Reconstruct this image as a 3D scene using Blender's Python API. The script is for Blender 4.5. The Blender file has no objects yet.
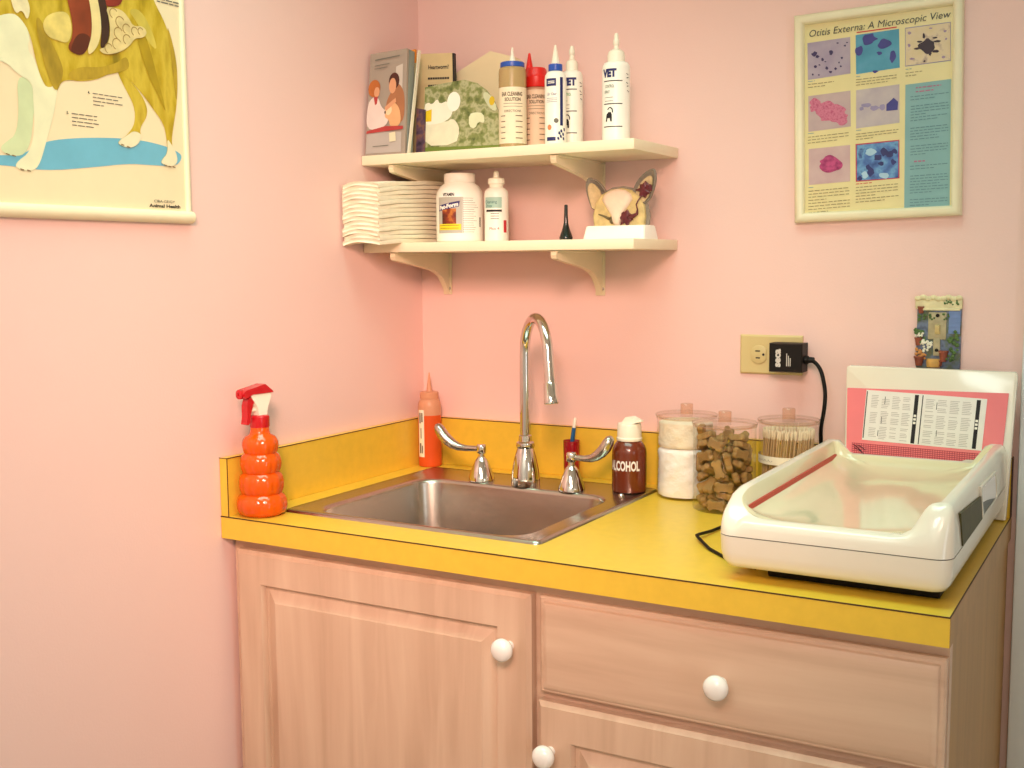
import bpy, bmesh, math, random
from mathutils import Vector, Matrix, Quaternion
random.seed(11)
C = bpy.context.scene.collection
PI = math.pi
rad = math.radians

# ------------------------------------------------------------------ helpers
def lin(c):
    if isinstance(c, str):
        c = c.lstrip('#'); c = [int(c[i:i+2], 16)/255 for i in (0, 2, 4)]
    return tuple(v/12.92 if v <= .04045 else ((v+.055)/1.055)**2.4 for v in c)

def M(name, col, rough=.5, metal=0., var=.04, scale=30., bump=0., bscale=200., spec=.5, coat=0., emit=None, estr=1., aniso=0., stretch=(1, 1, 1), sss=0.):
    """procedural principled material with a little noise in its colour"""
    m = bpy.data.materials.new(name); m.use_nodes = True
    nt = m.node_tree; N = nt.nodes; L = nt.links
    b = N['Principled BSDF']
    c = lin(col)
    tc = N.new('ShaderNodeTexCoord'); mp = N.new('ShaderNodeMapping'); mp.inputs['Scale'].default_value = stretch
    L.new(tc.outputs['Object'], mp.inputs['Vector'])
    if var > 0:
        nz = N.new('ShaderNodeTexNoise'); nz.inputs['Scale'].default_value = scale; nz.inputs['Detail'].default_value = 4
        L.new(mp.outputs['Vector'], nz.inputs['Vector'])
        r = N.new('ShaderNodeValToRGB')
        r.color_ramp.elements[0].position = .3; r.color_ramp.elements[1].position = .7
        r.color_ramp.elements[0].color = tuple(max(0, v*(1-var)) for v in c)+(1,)
        r.color_ramp.elements[1].color = tuple(min(1, v*(1+var)) for v in c)+(1,)
        L.new(nz.outputs['Fac'], r.inputs['Fac']); L.new(r.outputs['Color'], b.inputs['Base Color'])
    else:
        b.inputs['Base Color'].default_value = c+(1,)
    if bump > 0:
        n2 = N.new('ShaderNodeTexNoise'); n2.inputs['Scale'].default_value = bscale; n2.inputs['Detail'].default_value = 3
        L.new(mp.outputs['Vector'], n2.inputs['Vector'])
        bp = N.new('ShaderNodeBump'); bp.inputs['Strength'].default_value = bump; bp.inputs['Distance'].default_value = .002
        L.new(n2.outputs['Fac'], bp.inputs['Height']); L.new(bp.outputs['Normal'], b.inputs['Normal'])
    b.inputs['Roughness'].default_value = rough; b.inputs['Metallic'].default_value = metal
    b.inputs['Specular IOR Level'].default_value = spec; b.inputs['Coat Weight'].default_value = coat
    if coat: b.inputs['Coat Roughness'].default_value = .08
    if aniso: b.inputs['Anisotropic'].default_value = aniso
    if sss:
        b.inputs['Subsurface Weight'].default_value = sss; b.inputs['Subsurface Scale'].default_value = .01
    if emit:
        b.inputs['Emission Color'].default_value = lin(emit)+(1,); b.inputs['Emission Strength'].default_value = estr
    return m

def clear(name, tint='#ffffff', gloss=.5, rough=.02, ior=1.45, haze=0.):
    """thin clear plastic: transparent sheet with a fresnel gloss"""
    m = bpy.data.materials.new(name); m.use_nodes = True
    nt = m.node_tree; N = nt.nodes; L = nt.links
    N.remove(N['Principled BSDF'])
    tr = N.new('ShaderNodeBsdfTransparent'); tr.inputs['Color'].default_value = lin(tint)+(1,)
    gl = N.new('ShaderNodeBsdfGlossy'); gl.inputs['Roughness'].default_value = rough
    lw = N.new('ShaderNodeLayerWeight'); lw.inputs['Blend'].default_value = .5
    pw = N.new('ShaderNodeMath'); pw.operation = 'POWER'; pw.inputs[1].default_value = 4.; L.new(lw.outputs['Facing'], pw.inputs[0])
    fr = N.new('ShaderNodeMath'); fr.operation = 'MULTIPLY_ADD'; fr.inputs[1].default_value = .7; fr.inputs[2].default_value = .055; L.new(pw.outputs[0], fr.inputs[0])
    mx = N.new('ShaderNodeMixShader')
    L.new(fr.outputs[0], mx.inputs['Fac']); L.new(tr.outputs[0], mx.inputs[1]); L.new(gl.outputs[0], mx.inputs[2])
    out = mx
    if haze > 0:
        d = N.new('ShaderNodeBsdfTranslucent'); d.inputs['Color'].default_value = lin(tint)+(1,)
        df = N.new('ShaderNodeBsdfDiffuse'); df.inputs['Color'].default_value = lin(tint)+(1,)
        ad = N.new('ShaderNodeMixShader'); ad.inputs['Fac'].default_value = .5
        L.new(d.outputs[0], ad.inputs[1]); L.new(df.outputs[0], ad.inputs[2])
        m2 = N.new('ShaderNodeMixShader'); m2.inputs['Fac'].default_value = haze
        L.new(mx.outputs[0], m2.inputs[1]); L.new(ad.outputs[0], m2.inputs[2]); out = m2
    L.new(out.outputs[0], N['Material Output'].inputs['Surface'])
    return m

def ramp_mat(name, stops, scale=40., detail=3., rough=.4, kind='noise', stretch=(1, 1, 1)):
    """printed picture: noise through a colour ramp"""
    m = bpy.data.materials.new(name); m.use_nodes = True
    nt = m.node_tree; N = nt.nodes; L = nt.links; b = N['Principled BSDF']; b.inputs['Roughness'].default_value = rough
    tc = N.new('ShaderNodeTexCoord'); mp = N.new('ShaderNodeMapping'); mp.inputs['Scale'].default_value = stretch
    L.new(tc.outputs['Object'], mp.inputs['Vector'])
    if kind == 'noise':
        nz = N.new('ShaderNodeTexNoise'); nz.inputs['Detail'].default_value = detail; o = 'Fac'
    else:
        nz = N.new('ShaderNodeTexVoronoi'); o = 'Distance'
    nz.inputs['Scale'].default_value = scale
    L.new(mp.outputs['Vector'], nz.inputs['Vector'])
    r = N.new('ShaderNodeValToRGB'); e = r.color_ramp.elements
    while len(e) < len(stops): e.new(.5)
    for el, (p, c) in zip(e, stops): el.position = p; el.color = lin(c)+(1,)
    L.new(nz.outputs[o], r.inputs['Fac']); L.new(r.outputs['Color'], b.inputs['Base Color'])
    return m

class MB:
    """collects shapes; build() links them as ONE mesh object"""
    def __init__(s): s.bm = bmesh.new(); s.mi = 0
    def _faces(s, fs):
        for f in fs: f.material_index = s.mi
        return fs
    def box(s, x0, x1, y0, y1, z0, z1, bev=0., seg=2, rot=None):
        r = bmesh.ops.create_cube(s.bm, size=1); vs = r['verts']
        for v in vs: v.co = Vector(((x0+x1)/2+v.co.x*(x1-x0), (y0+y1)/2+v.co.y*(y1-y0), (z0+z1)/2+v.co.z*(z1-z0)))
        fs = set(f for v in vs for f in v.link_faces); s._faces(fs)
        if bev > 0:
            es = set(e for v in vs for e in v.link_edges)
            q = bmesh.ops.bevel(s.bm, geom=list(es), offset=bev, segments=seg, profile=.5, affect='EDGES')
            s._faces(q['faces']); vs = list(set(v for v in q['verts']) | set(v for v in vs if v.is_valid))
        if rot is not None:
            for v in vs: v.co = rot @ v.co
        return vs
    def rings(s, rings, cap0=True, cap1=True, close=True):
        R = [[s.bm.verts.new(p) for p in r] for r in rings]
        n = len(R[0]); fs = []
        for a, b in zip(R, R[1:]):
            for i in range(n if close else n-1):
                j = (i+1) % n
                try: fs.append(s.bm.faces.new((a[i], a[j], b[j], b[i])))
                except ValueError: pass
        if cap0: fs.append(s.bm.faces.new(R[0][::-1]))
        if cap1: fs.append(s.bm.faces.new(R[-1]))
        s._faces(fs); return R
    def lathe(s, prof, c=(0, 0, 0), seg=40, mod=None, cap0=True, cap1=True, T=None):
        """prof: list of (r, z)"""
        rs = []
        for r, z in prof:
            ring = []
            for i in range(seg):
                a = 2*PI*i/seg; rr = max(r, 1e-5)*(mod(a, z) if mod else 1)
                p = Vector((rr*math.cos(a), rr*math.sin(a), z))
                ring.append((T @ p if T else p)+Vector(c))
            rs.append(ring)
        return s.rings(rs, cap0, cap1)
    def tube(s, pts, r, seg=12, cap=True):
        pts = [Vector(p) for p in pts]; n = len(pts)
        rr = r if isinstance(r, (list, tuple)) else [r]*n
        t0 = (pts[1]-pts[0]).normalized()
        u = t0.orthogonal().normalized(); rs = []
        for i, p in enumerate(pts):
            t = ((pts[min(i+1, n-1)]-pts[max(i-1, 0)])).normalized()
            u = (u-t*u.dot(t)).normalized(); w = t.cross(u)
            rs.append([p+rr[i]*(math.cos(2*PI*k/seg)*u+math.sin(2*PI*k/seg)*w) for k in range(seg)])
        s.rings(rs, cap, cap)
    def prism(s, pts, O, U, V, t):
        """polygon (u,v) pulled along U x V by t"""
        O, U, V = Vector(O), Vector(U), Vector(V); W = U.cross(V).normalized()*t
        a = [O+U*p[0]+V*p[1] for p in pts]
        s.rings([a, [p+W for p in a]])
    def sheet(s, pts):
        s._faces([s.bm.faces.new([s.bm.verts.new(p) for p in pts])])
    def add(s, verts, faces, f=lambda p: p):
        vs = [s.bm.verts.new(f(p)) for p in verts]; fs = []
        for q in faces:
            try: fs.append(s.bm.faces.new([vs[i] for i in q]))
            except ValueError: pass
        s._faces(fs)
    def sphere(s, c, r, seg=16, rng=10, sc=(1, 1, 1), f=None):
        q = bmesh.ops.create_uvsphere(s.bm, u_segments=seg, v_segments=rng, radius=1)
        for v in q['verts']:
            k = f(v.co.copy()) if f else 1
            v.co = Vector((c[0]+v.co.x*r*sc[0]*k, c[1]+v.co.y*r*sc[1]*k, c[2]+v.co.z*r*sc[2]*k))
        s._faces(set(fa for v in q['verts'] for fa in v.link_faces))
        return q['verts']
    def build(s, name, mats, parent=None, smooth=True, ang=35, fix=True):
        if fix: bmesh.ops.recalc_face_normals(s.bm, faces=s.bm.faces[:])
        me = bpy.data.meshes.new(name); s.bm.to_mesh(me); s.bm.free()
        for m in (mats if isinstance(mats, (list, tuple)) else [mats]): me.materials.append(m)
        if smooth:
            for p in me.polygons: p.use_smooth = True
            me.set_sharp_from_angle(angle=rad(ang))
        o = bpy.data.objects.new(name, me); C.objects.link(o)
        if parent is not None:
            off = Vector(); q = parent
            while q is not None: off += q.location; q = q.parent
            me.transform(Matrix.Translation(-off)); o.parent = parent
        return o

def thing(name, label, cat, loc=(0, 0, 0), group=None):
    o = bpy.data.objects.new(name, None); C.objects.link(o); o.location = loc; o.empty_display_size = .05
    o['label'] = label; o['category'] = cat
    if group: o['group'] = group
    return o
def tag(o, label, cat, group=None, kind=None):
    o['label'] = label; o['category'] = cat
    if group: o['group'] = group
    if kind: o['kind'] = kind
    return o
def recenter(o):
    """put the origin of a parentless mesh at the middle of its base"""
    me = o.data; xs = [v.co for v in me.vertices]
    c = Vector(((min(v.x for v in xs)+max(v.x for v in xs))/2, (min(v.y for v in xs)+max(v.y for v in xs))/2, min(v.z for v in xs)))
    me.transform(Matrix.Translation(-c)); o.location = c; return o
def struct(o): o['kind'] = 'structure'; return o

def text2d(s, h, w=None, shear=0., bold=0., rows=1):
    """lettering as flat outline faces; cap height h, optional total width w; centred on (0,0)"""
    cu = bpy.data.curves.new('lettering', 'FONT'); cu.body = s; cu.shear = shear; cu.offset = bold; cu.resolution_u = 3
    ob = bpy.data.objects.new('lettering', cu); C.objects.link(ob)
    dg = bpy.context.evaluated_depsgraph_get(); dg.update()
    me = bpy.data.meshes.new_from_object(ob.evaluated_get(dg))
    vs = [v.co.copy() for v in me.vertices]; fs = [tuple(p.vertices) for p in me.polygons]
    bpy.data.objects.remove(ob); bpy.data.curves.remove(cu); bpy.data.meshes.remove(me)
    x0 = min(v.x for v in vs); x1 = max(v.x for v in vs)
    k = h/.72; kx = (w/(x1-x0)) if w else k
    return [((v.x-(x0+x1)/2)*kx, (v.y-.36)*k) for v in vs], fs
def cut2d(vs, fs, step):
    """slice flat outline faces into upright strips so that they bend well round a cylinder"""
    bm = bmesh.new(); V = [bm.verts.new((u, v, 0)) for u, v in vs]
    for f in fs:
        try: bm.faces.new([V[i] for i in f])
        except ValueError: pass
    bm.normal_update(); bmesh.ops.triangulate(bm, faces=bm.faces[:])
    lo = min(u for u, v in vs); hi = max(u for u, v in vs); k = math.ceil((hi-lo)/step)
    for i in range(1, k):
        bmesh.ops.bisect_plane(bm, geom=bm.verts[:]+bm.edges[:]+bm.faces[:], plane_co=(lo+(hi-lo)*i/k, 0, 0), plane_no=(1, 0, 0))
    bm.verts.index_update()
    o = [(v.co.x, v.co.y) for v in bm.verts], [tuple(v.index for v in f.verts) for f in bm.faces]
    bm.free(); return o
def text_flat(mb, s, O, U, V, h, w=None, shear=0., bold=0., n=.0006):
    O, U, V = Vector(O), Vector(U).normalized(), Vector(V).normalized(); W = U.cross(V)*n
    vs, fs = text2d(s, h, w, shear, bold); mb.add(vs, fs, lambda p: O+W+U*p[0]+V*p[1])
def text_wrap(mb, s, c, r, phi, z, h, w=None, shear=0., bold=0., up=False):
    """lettering wrapped on an upright cylinder, centred at angle phi (radians)"""
    vs, fs = text2d(s, h, w, shear, bold)
    if not up: vs, fs = cut2d(vs, fs, .0025)
    def f(p):
        u, v = (p if not up else (-p[1], p[0]))
        a = phi+u/r; return Vector((c[0]+r*math.cos(a), c[1]+r*math.sin(a), c[2]+z+v))
    mb.add(vs, fs, f)
def wrap_patch(mb, c, r, a0, a1, z0, z1, n=14):
    """a curved label on an upright cylinder"""
    A = [a0+(a1-a0)*i/n for i in range(n+1)]
    lo = [mb.bm.verts.new((c[0]+r*math.cos(a), c[1]+r*math.sin(a), c[2]+z0)) for a in A]
    hi = [mb.bm.verts.new((c[0]+r*math.cos(a), c[1]+r*math.sin(a), c[2]+z1)) for a in A]
    mb._faces([mb.bm.faces.new((lo[i], lo[i+1], hi[i+1], hi[i])) for i in range(n)])
def wrap_poly(mb, c, r, phi, z, pts):
    """a small printed shape on an upright cylinder, pts in metres around (phi, z)"""
    vs, fs = cut2d(pts, [tuple(range(len(pts)))], .0025)
    mb.add(vs, fs, lambda p: Vector((c[0]+r*math.cos(phi+p[0]/r), c[1]+r*math.sin(phi+p[0]/r), c[2]+z+p[1])))
def wrap_lines(mb, c, r, a0, a1, z1, z0, n, th=.0009, rnd=None):
    """rows of print too small to read"""
    for i in range(n):
        z = z1+(z0-z1)*i/max(n-1, 1); e = a1-(a1-a0)*(rnd.random()*.45 if rnd else 0)
        wrap_patch(mb, c, r, a0, e, z-th/2, z+th/2, 8)
def rrect(x0, x1, y0, y1, r, z, n=6):
    p = []
    for cx, cy, a0 in ((x1-r, y1-r, 0), (x0+r, y1-r, PI/2), (x0+r, y0+r, PI), (x1-r, y0+r, 1.5*PI)):
        for i in range(n+1):
            a = a0+PI/2*i/n; p.append(Vector((cx+r*math.cos(a), cy+r*math.sin(a), z)))
    return p
def chaikin(pts, n=2):
    for _ in range(n):
        o = []
        for i, p in enumerate(pts):
            q = pts[(i+1) % len(pts)]; o += [(.75*p[0]+.25*q[0], .75*p[1]+.25*q[1]), (.25*p[0]+.75*q[0], .25*p[1]+.75*q[1])]
        pts = o
    return pts
def smooth01(t): t = min(1, max(0, t)); return t*t*(3-2*t)
CAMDIR = lambda x, y: math.atan2(-2.0738-y, 1.4159-x)       # heading of the viewer from a point

# ------------------------------------------------------------------ materials
WALLP = M('pink wall paint', '#f2cdc5', .45, var=.012, scale=3, bump=.12, bscale=260, spec=.35)
WALLW = M('off white wall paint', '#e9dfd4', .6, var=.01)
CEILP = M('white ceiling paint', '#ece7dc', .9, var=.02)
FLOORM = M('beige vinyl floor', '#b9a68c', .4, var=.08, scale=6)
TRIMP = M('white trim paint', '#e4e4e2', .4, var=.01)
LAM = M('yellow laminate', '#e8bf3f', .32, var=.035, scale=55, bump=.03, bscale=500)
LAMEDGE = M('dark laminate edge line', '#4a2c10', .6, var=.1)
STEEL = M('brushed stainless steel', '#b9b2a8', .27, 1., var=.05, scale=60, stretch=(1, 12, 1), bump=.02, bscale=300)
CHROME = M('polished chrome', '#dcd8d2', .07, 1., var=0)
DULLCHROME = M('worn chrome', '#c4beb4', .22, 1., var=.06, scale=80)
WHITEKNOB = M('white ceramic', '#f3ece6', .15, var=.01, coat=.5)
CREAM = M('cream melamine', '#f3e6c6', .45, var=.015)
CREAMPL = M('cream plastic', '#efe0bd', .4, var=.02)
CREAMFR = M('cream plastic frame', '#efe6c4', .35, var=.02)
IVORY = M('ivory plastic', '#d9c48a', .4, var=.02)
WHITEPL = M('white plastic', '#f6f0dc', .35, var=.01)
BLACKPL = M('black plastic', '#120e0c', .5, var=.1, spec=.25)
BLACKINK = M('black ink', '#15131c', .6, var=0)
GREYINK = M('grey ink', '#6f6a60', .6, var=0)
BROWNINK = M('brown ink', '#8a6a45', .6, var=0)
NAVY = M('navy ink', '#1b2361', .5, var=0)
REDINK = M('red ink', '#c9333b', .5, var=0)
WHITEINK = M('white ink', '#f4efe6', .5, var=0)
PAPER = M('white paper', '#f4ecd6', .8, var=.02)
TOWEL = M('white paper towel', '#f5ecd2', .9, var=.03, scale=90, bump=.25, bscale=700)

def wood(name, stretch):
    m = bpy.data.materials.new(name); m.use_nodes = True
    nt = m.node_tree; N = nt.nodes; L = nt.links; b = N['Principled BSDF']; b.inputs['Roughness'].default_value = .42
    tc = N.new('ShaderNodeTexCoord'); mp = N.new('ShaderNodeMapping'); mp.inputs['Scale'].default_value = stretch
    L.new(tc.outputs['Object'], mp.inputs['Vector'])
    n1 = N.new('ShaderNodeTexNoise'); n1.inputs['Scale'].default_value = 3.; n1.inputs['Detail'].default_value = 6; n1.inputs['Distortion'].default_value = .6
    L.new(mp.outputs['Vector'], n1.inputs['Vector'])
    r = N.new('ShaderNodeValToRGB'); e = r.color_ramp.elements
    e[0].position = .3; e[0].color = lin('#c9a48a')+(1,); e[1].position = .72; e[1].color = lin('#debda3')+(1,)
    k = e.new(.5); k.color = lin('#d5b197')+(1,)
    L.new(n1.outputs['Fac'], r.inputs['Fac']); L.new(r.outputs['Color'], b.inputs['Base Color'])
    return m
WOODV = wood('pickled maple upright grain', (9, 9, .7))
WOODH = wood('pickled maple level grain', (.7, 9, 9))
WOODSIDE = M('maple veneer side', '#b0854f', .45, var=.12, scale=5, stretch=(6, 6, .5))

# ------------------------------------------------------------------ measured data
DOG = {}
DOG['body'] = [[-1.1031,1.6772],[-1.0893,1.7523],[-1.0168,1.789],[-0.912,1.8218],[-0.8082,1.8368],[-0.7723,1.8215],[-0.7466,1.7671],[-0.7253,1.7395],[-0.71,1.7028],[-0.7011,1.6644],[-0.7051,1.614],[-0.7144,1.578],[-0.7214,1.5463],[-0.7119,1.5341],[-0.7086,1.5192],[-0.7206,1.5093],[-0.7456,1.5135],[-0.742,1.5207],[-0.7295,1.5317],[-0.7308,1.5565],[-0.7363,1.5782],[-0.7587,1.6004],[-0.7738,1.6157],[-0.7889,1.6282],[-0.8156,1.6475],[-0.8271,1.6478],[-0.849,1.6378],[-0.867,1.6293],[-0.8959,1.6227],[-0.9154,1.6229],[-0.9304,1.6182],[-0.9414,1.5972],[-0.9568,1.6068],[-0.9663,1.6231],[-0.9731,1.6483],[-0.9786,1.6778],[-0.9927,1.6968],[-1.0073,1.7027],[-1.0431,1.6754]]
DOG['farhind'] = [[-0.827,1.6487],[-0.8156,1.6475],[-0.7889,1.6282],[-0.7699,1.6055],[-0.7684,1.5862],[-0.786,1.565],[-0.783,1.5517],[-0.7925,1.5383],[-0.8103,1.5324],[-0.8308,1.5369],[-0.8268,1.5439],[-0.8104,1.553],[-0.7945,1.5719],[-0.7942,1.5988],[-0.8126,1.6252]]
DOG['chest'] = [[-1.1031,1.6772],[-1.0423,1.688],[-1.0073,1.7027],[-0.9927,1.6968],[-0.9786,1.6778],[-0.9851,1.6551],[-0.9734,1.6439],[-0.9663,1.6231],[-0.9569,1.6045],[-0.935,1.614],[-0.9436,1.5773],[-0.9551,1.5449],[-0.9653,1.5174],[-0.9727,1.499],[-0.9828,1.4864],[-1.0055,1.4853],[-1.0153,1.4908],[-1.0087,1.499],[-0.9896,1.5119],[-0.9795,1.5426],[-0.9792,1.5821],[-0.9795,1.6117],[-1.0015,1.6183],[-1.0214,1.6342],[-1.0553,1.6317],[-1.0963,1.6419]]
DOG['farfore'] = [[-1.0045,1.6187],[-0.9795,1.6117],[-0.9771,1.5823],[-0.9821,1.5511],[-0.9878,1.5243],[-0.9991,1.5067],[-1.0195,1.5043],[-1.0331,1.5084],[-1.0366,1.5158],[-1.0252,1.5245],[-1.0106,1.5344],[-1.0036,1.5663]]
DOG['liver'] = [[-0.9209,1.7627],[-0.8772,1.7716],[-0.8704,1.7322],[-0.8708,1.7048],[-0.8756,1.6812],[-0.8892,1.6609],[-0.9082,1.6617],[-0.9176,1.6692],[-0.9068,1.6852],[-0.9063,1.7122]]
DOG['stripe'] = [[-0.8807,1.7709],[-0.8634,1.7744],[-0.8544,1.7306],[-0.8536,1.7032],[-0.8619,1.6788],[-0.8789,1.6625],[-0.8818,1.6711],[-0.8713,1.6956],[-0.8715,1.732]]
DOG['dark'] = [[-0.8646,1.7742],[-0.8506,1.777],[-0.8392,1.7287],[-0.8384,1.7011],[-0.8466,1.6812],[-0.8586,1.6757],[-0.8538,1.6985],[-0.8544,1.7306]]
DOG['redtop'] = [[-0.8506,1.777],[-0.804,1.7819],[-0.8118,1.7496],[-0.8314,1.7422],[-0.8456,1.7414]]
DOG['gut'] = [[-0.8445,1.7397],[-0.8279,1.7419],[-0.8111,1.7403],[-0.7995,1.7302],[-0.7927,1.7201],[-0.7737,1.7243],[-0.764,1.7164],[-0.7709,1.7066],[-0.7911,1.7023],[-0.7992,1.6906],[-0.8169,1.6784],[-0.8401,1.6702],[-0.8543,1.6699],[-0.8609,1.6753],[-0.8455,1.6805],[-0.8372,1.7013],[-0.8383,1.7243]]
DOG['lung'] = [[-0.9576,1.6987],[-0.9452,1.7123],[-0.9179,1.7208],[-0.9086,1.7118],[-0.9076,1.6896],[-0.9162,1.6748],[-0.9314,1.6759],[-0.9473,1.6777],[-0.9563,1.6858]]
DOG['lung2'] = [[-1.0107,1.7274],[-0.9903,1.7357],[-0.9762,1.717],[-0.9827,1.6934],[-0.9909,1.71],[-1.0026,1.6993]]
DOG['blue'] = [[-1.1193,1.4946],[-1.0635,1.5009],[-1.0343,1.5049],[-1.0043,1.5055],[-0.9666,1.5297],[-0.8949,1.5415],[-0.7995,1.5483],[-0.7355,1.5431],[-0.701,1.5339],[-0.6987,1.524],[-0.7137,1.5108],[-0.7699,1.5098],[-0.814,1.5086],[-0.8802,1.4983],[-0.9692,1.4869],[-1.0351,1.492],[-1.12,1.4843]]
DOG['ridge'] = [[-0.7845,1.7101],[-0.7768,1.6778],[-0.7627,1.6461],[-0.7447,1.6192],[-0.729,1.5914],[-0.7379,1.6249],[-0.7502,1.6624],[-0.7601,1.6949],[-0.7687,1.7127]]
BISCUITS = [[0.0323,0.0037,0.0133,0.696,-0.696,0.123,-0.123],[-0.0165,0.0231,0.0087,0.983,0.0,0.0,-0.181],[-0.0313,-0.0232,0.0147,0.456,0.766,-0.389,-0.231],[0.0339,0.0246,0.0133,0.629,-0.629,0.322,-0.322],[-0.0222,0.004,0.0139,0.927,0.329,-0.061,-0.171],[0.0014,-0.0419,0.0133,0.01,-0.01,0.707,-0.707],[0.0119,0.0364,0.0212,0.102,-0.888,0.075,-0.442],[-0.0326,-0.0075,0.0234,0.249,0.307,0.408,0.823],[0.0308,-0.0214,0.0087,0.0,0.913,0.408,-0.0],[-0.0128,0.0289,0.0213,0.129,0.68,-0.719,0.062],[-0.0066,-0.0215,0.0207,0.869,0.233,0.4,0.176],[0.0406,-0.0099,0.0333,0.487,-0.377,0.601,-0.509],[-0.0209,0.0107,0.0364,0.184,-0.392,0.841,0.326],[0.0135,-0.0299,0.0294,0.985,-0.005,0.026,-0.17],[0.0061,0.0115,0.0208,0.525,-0.05,-0.705,-0.474],[-0.0183,-0.0015,0.0407,0.206,-0.571,-0.731,-0.312],[0.0158,0.0002,0.0337,0.468,0.685,0.187,0.527],[-0.0092,0.0407,0.0354,0.023,-0.133,0.68,-0.72],[0.0135,-0.0396,0.0455,0.695,0.7,0.133,0.096],[0.0329,0.0089,0.034,0.601,-0.601,-0.373,0.373],[-0.0004,0.025,0.0426,0.892,-0.23,0.373,0.11],[0.0093,-0.021,0.054,0.683,-0.145,-0.239,-0.675],[0.025,0.0208,0.0512,0.694,-0.202,0.147,0.676],[-0.0202,0.0365,0.0587,0.68,0.68,0.249,0.116],[0.028,-0.0169,0.0573,0.592,0.221,0.534,0.561],[0.0144,0.0359,0.0582,0.176,-0.268,0.082,0.944],[-0.0269,-0.0164,0.0416,0.349,-0.888,-0.267,-0.136],[0.0412,0.0001,0.058,0.592,0.402,0.514,0.472],[-0.0135,0.0284,0.0733,0.196,-0.603,-0.773,0.022],[-0.0135,-0.03,0.0454,0.722,0.272,-0.257,0.582],[0.0293,0.0142,0.0698,0.23,0.031,-0.189,-0.954],[-0.0347,0.0182,0.0655,0.254,-0.698,-0.35,-0.571],[0.0105,-0.012,0.0668,0.817,-0.043,-0.237,-0.523],[0.0133,0.0353,0.0713,0.072,0.937,-0.209,0.271],[-0.034,-0.0163,0.0579,0.486,-0.276,-0.06,0.827],[0.0312,-0.0143,0.0822,0.656,-0.052,0.239,0.714],[-0.005,0.0313,0.0835,0.67,0.205,0.06,0.711],[-0.0112,0.0013,0.0661,0.55,0.753,0.34,0.122],[0.0377,0.0121,0.0951,0.544,0.54,-0.082,-0.637],[-0.0249,0.0293,0.0946,0.182,-0.35,0.918,0.029],[-0.0142,-0.0289,0.0742,0.31,0.846,0.433,-0.008],[0.0257,0.0189,0.0862,0.321,-0.854,-0.341,0.226],[-0.0403,-0.0162,0.0831,0.682,0.059,-0.689,0.241],[0.0176,-0.0356,0.09,0.762,-0.172,0.596,0.185],[0.0029,0.0276,0.092,0.438,-0.127,0.172,-0.873],[-0.0263,-0.012,0.0878,0.01,-0.61,-0.447,-0.655],[-0.0432,0.0051,0.0758,0.716,-0.116,-0.686,0.055],[-0.0369,0.0193,0.1064,0.253,0.477,-0.568,-0.621],[-0.0095,-0.0063,0.0894,0.771,0.185,0.415,-0.446],[0.036,-0.0209,0.1033,0.656,0.554,0.447,0.252],[-0.0218,-0.0355,0.097,0.074,-0.305,-0.654,0.688],[0.0042,-0.0427,0.0768,0.519,-0.636,0.378,0.429],[0.0105,-0.0073,0.086,0.609,0.174,0.616,0.469],[-0.0026,-0.0371,0.1196,0.732,0.635,-0.054,-0.243],[0.034,-0.0072,0.1163,0.11,0.597,-0.783,0.134],[-0.0197,0.0083,0.0934,0.481,-0.436,-0.729,-0.219],[-0.0347,-0.0164,0.1138,0.049,0.821,-0.526,0.218],[0.0104,0.0033,0.1055,0.795,-0.136,-0.056,0.589],[-0.0113,-0.0024,0.1201,0.005,-0.18,-0.909,0.376],[-0.0029,-0.023,0.1016,0.349,-0.778,-0.365,-0.374],[0.0092,0.0354,0.1036,0.193,-0.024,-0.977,-0.092],[-0.043,0.004,0.1311,0.68,0.089,-0.717,-0.123],[0.0148,0.0345,0.1137,0.207,0.207,-0.054,0.955],[-0.0122,0.0405,0.125,0.546,0.688,-0.236,0.415],[-0.0265,-0.0199,0.1304,0.134,0.964,-0.144,0.178],[0.0293,-0.012,0.1302,0.135,-0.017,0.172,0.976],[0.0239,0.0204,0.126,0.567,0.318,-0.274,-0.709],[-0.0144,0.0141,0.1209,0.31,-0.05,0.373,0.873]]
KEY, LAMP, WIN_FILL, EXPO = 26.5, 4.6, 7.5, 0.0
# ------------------------------------------------------------------ the room
RX, RY, RH = 2.9, -3.3, 2.46
def plane_box(name, m, *a):
    b = MB(); b.box(*a); o = b.build(name, m, smooth=False); return struct(o)
plane_box('wall_back', WALLP, -.1, RX+.1, 0, .1, 0, RH)
plane_box('wall_left', WALLP, -.1, 0, RY, 0, 0, RH)
plane_box('wall_front', WALLW, -.1, RX+.1, RY-.1, RY, 0, RH)
# opening for a tall narrow window, added to the right wall for its light
WY0, WY1, WZ0, WZ1 = -1.86, -1.60, .12, 1.75
b = MB()
b.box(RX, RX+.1, RY, WY0, 0, RH); b.box(RX, RX+.1, WY1, 0, 0, RH); b.box(RX, RX+.1, WY0, WY1, 0, WZ0); b.box(RX, RX+.1, WY0, WY1, WZ1, RH)
struct(b.build('wall_right', WALLW, smooth=False))
b = MB()
for a in ((WY0, WY0+.04, WZ0, WZ1), (WY1-.04, WY1, WZ0, WZ1), (WY0, WY1, WZ0, WZ0+.04), (WY0, WY1, WZ1-.04, WZ1)): b.box(RX+.02, RX+.07, *a)
struct(b.build('added_window_1', TRIMP, smooth=False))
plane_box('floor', FLOORM, -.1, RX+.1, RY-.1, .1, -.1, 0)
plane_box('ceiling', CEILP, -.1, RX+.1, RY-.1, .1, RH, RH+.1)
b = MB(); b.box(1.2155, 1.285, -.018, 0, 0, 2.09, .004); b.box(1.285, 2.06, -.018, 0, 2.025, 2.09, .004); b.box(2.06, 2.125, -.018, 0, 0, 2.09, .004)
struct(b.build('trim_1', TRIMP))
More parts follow.
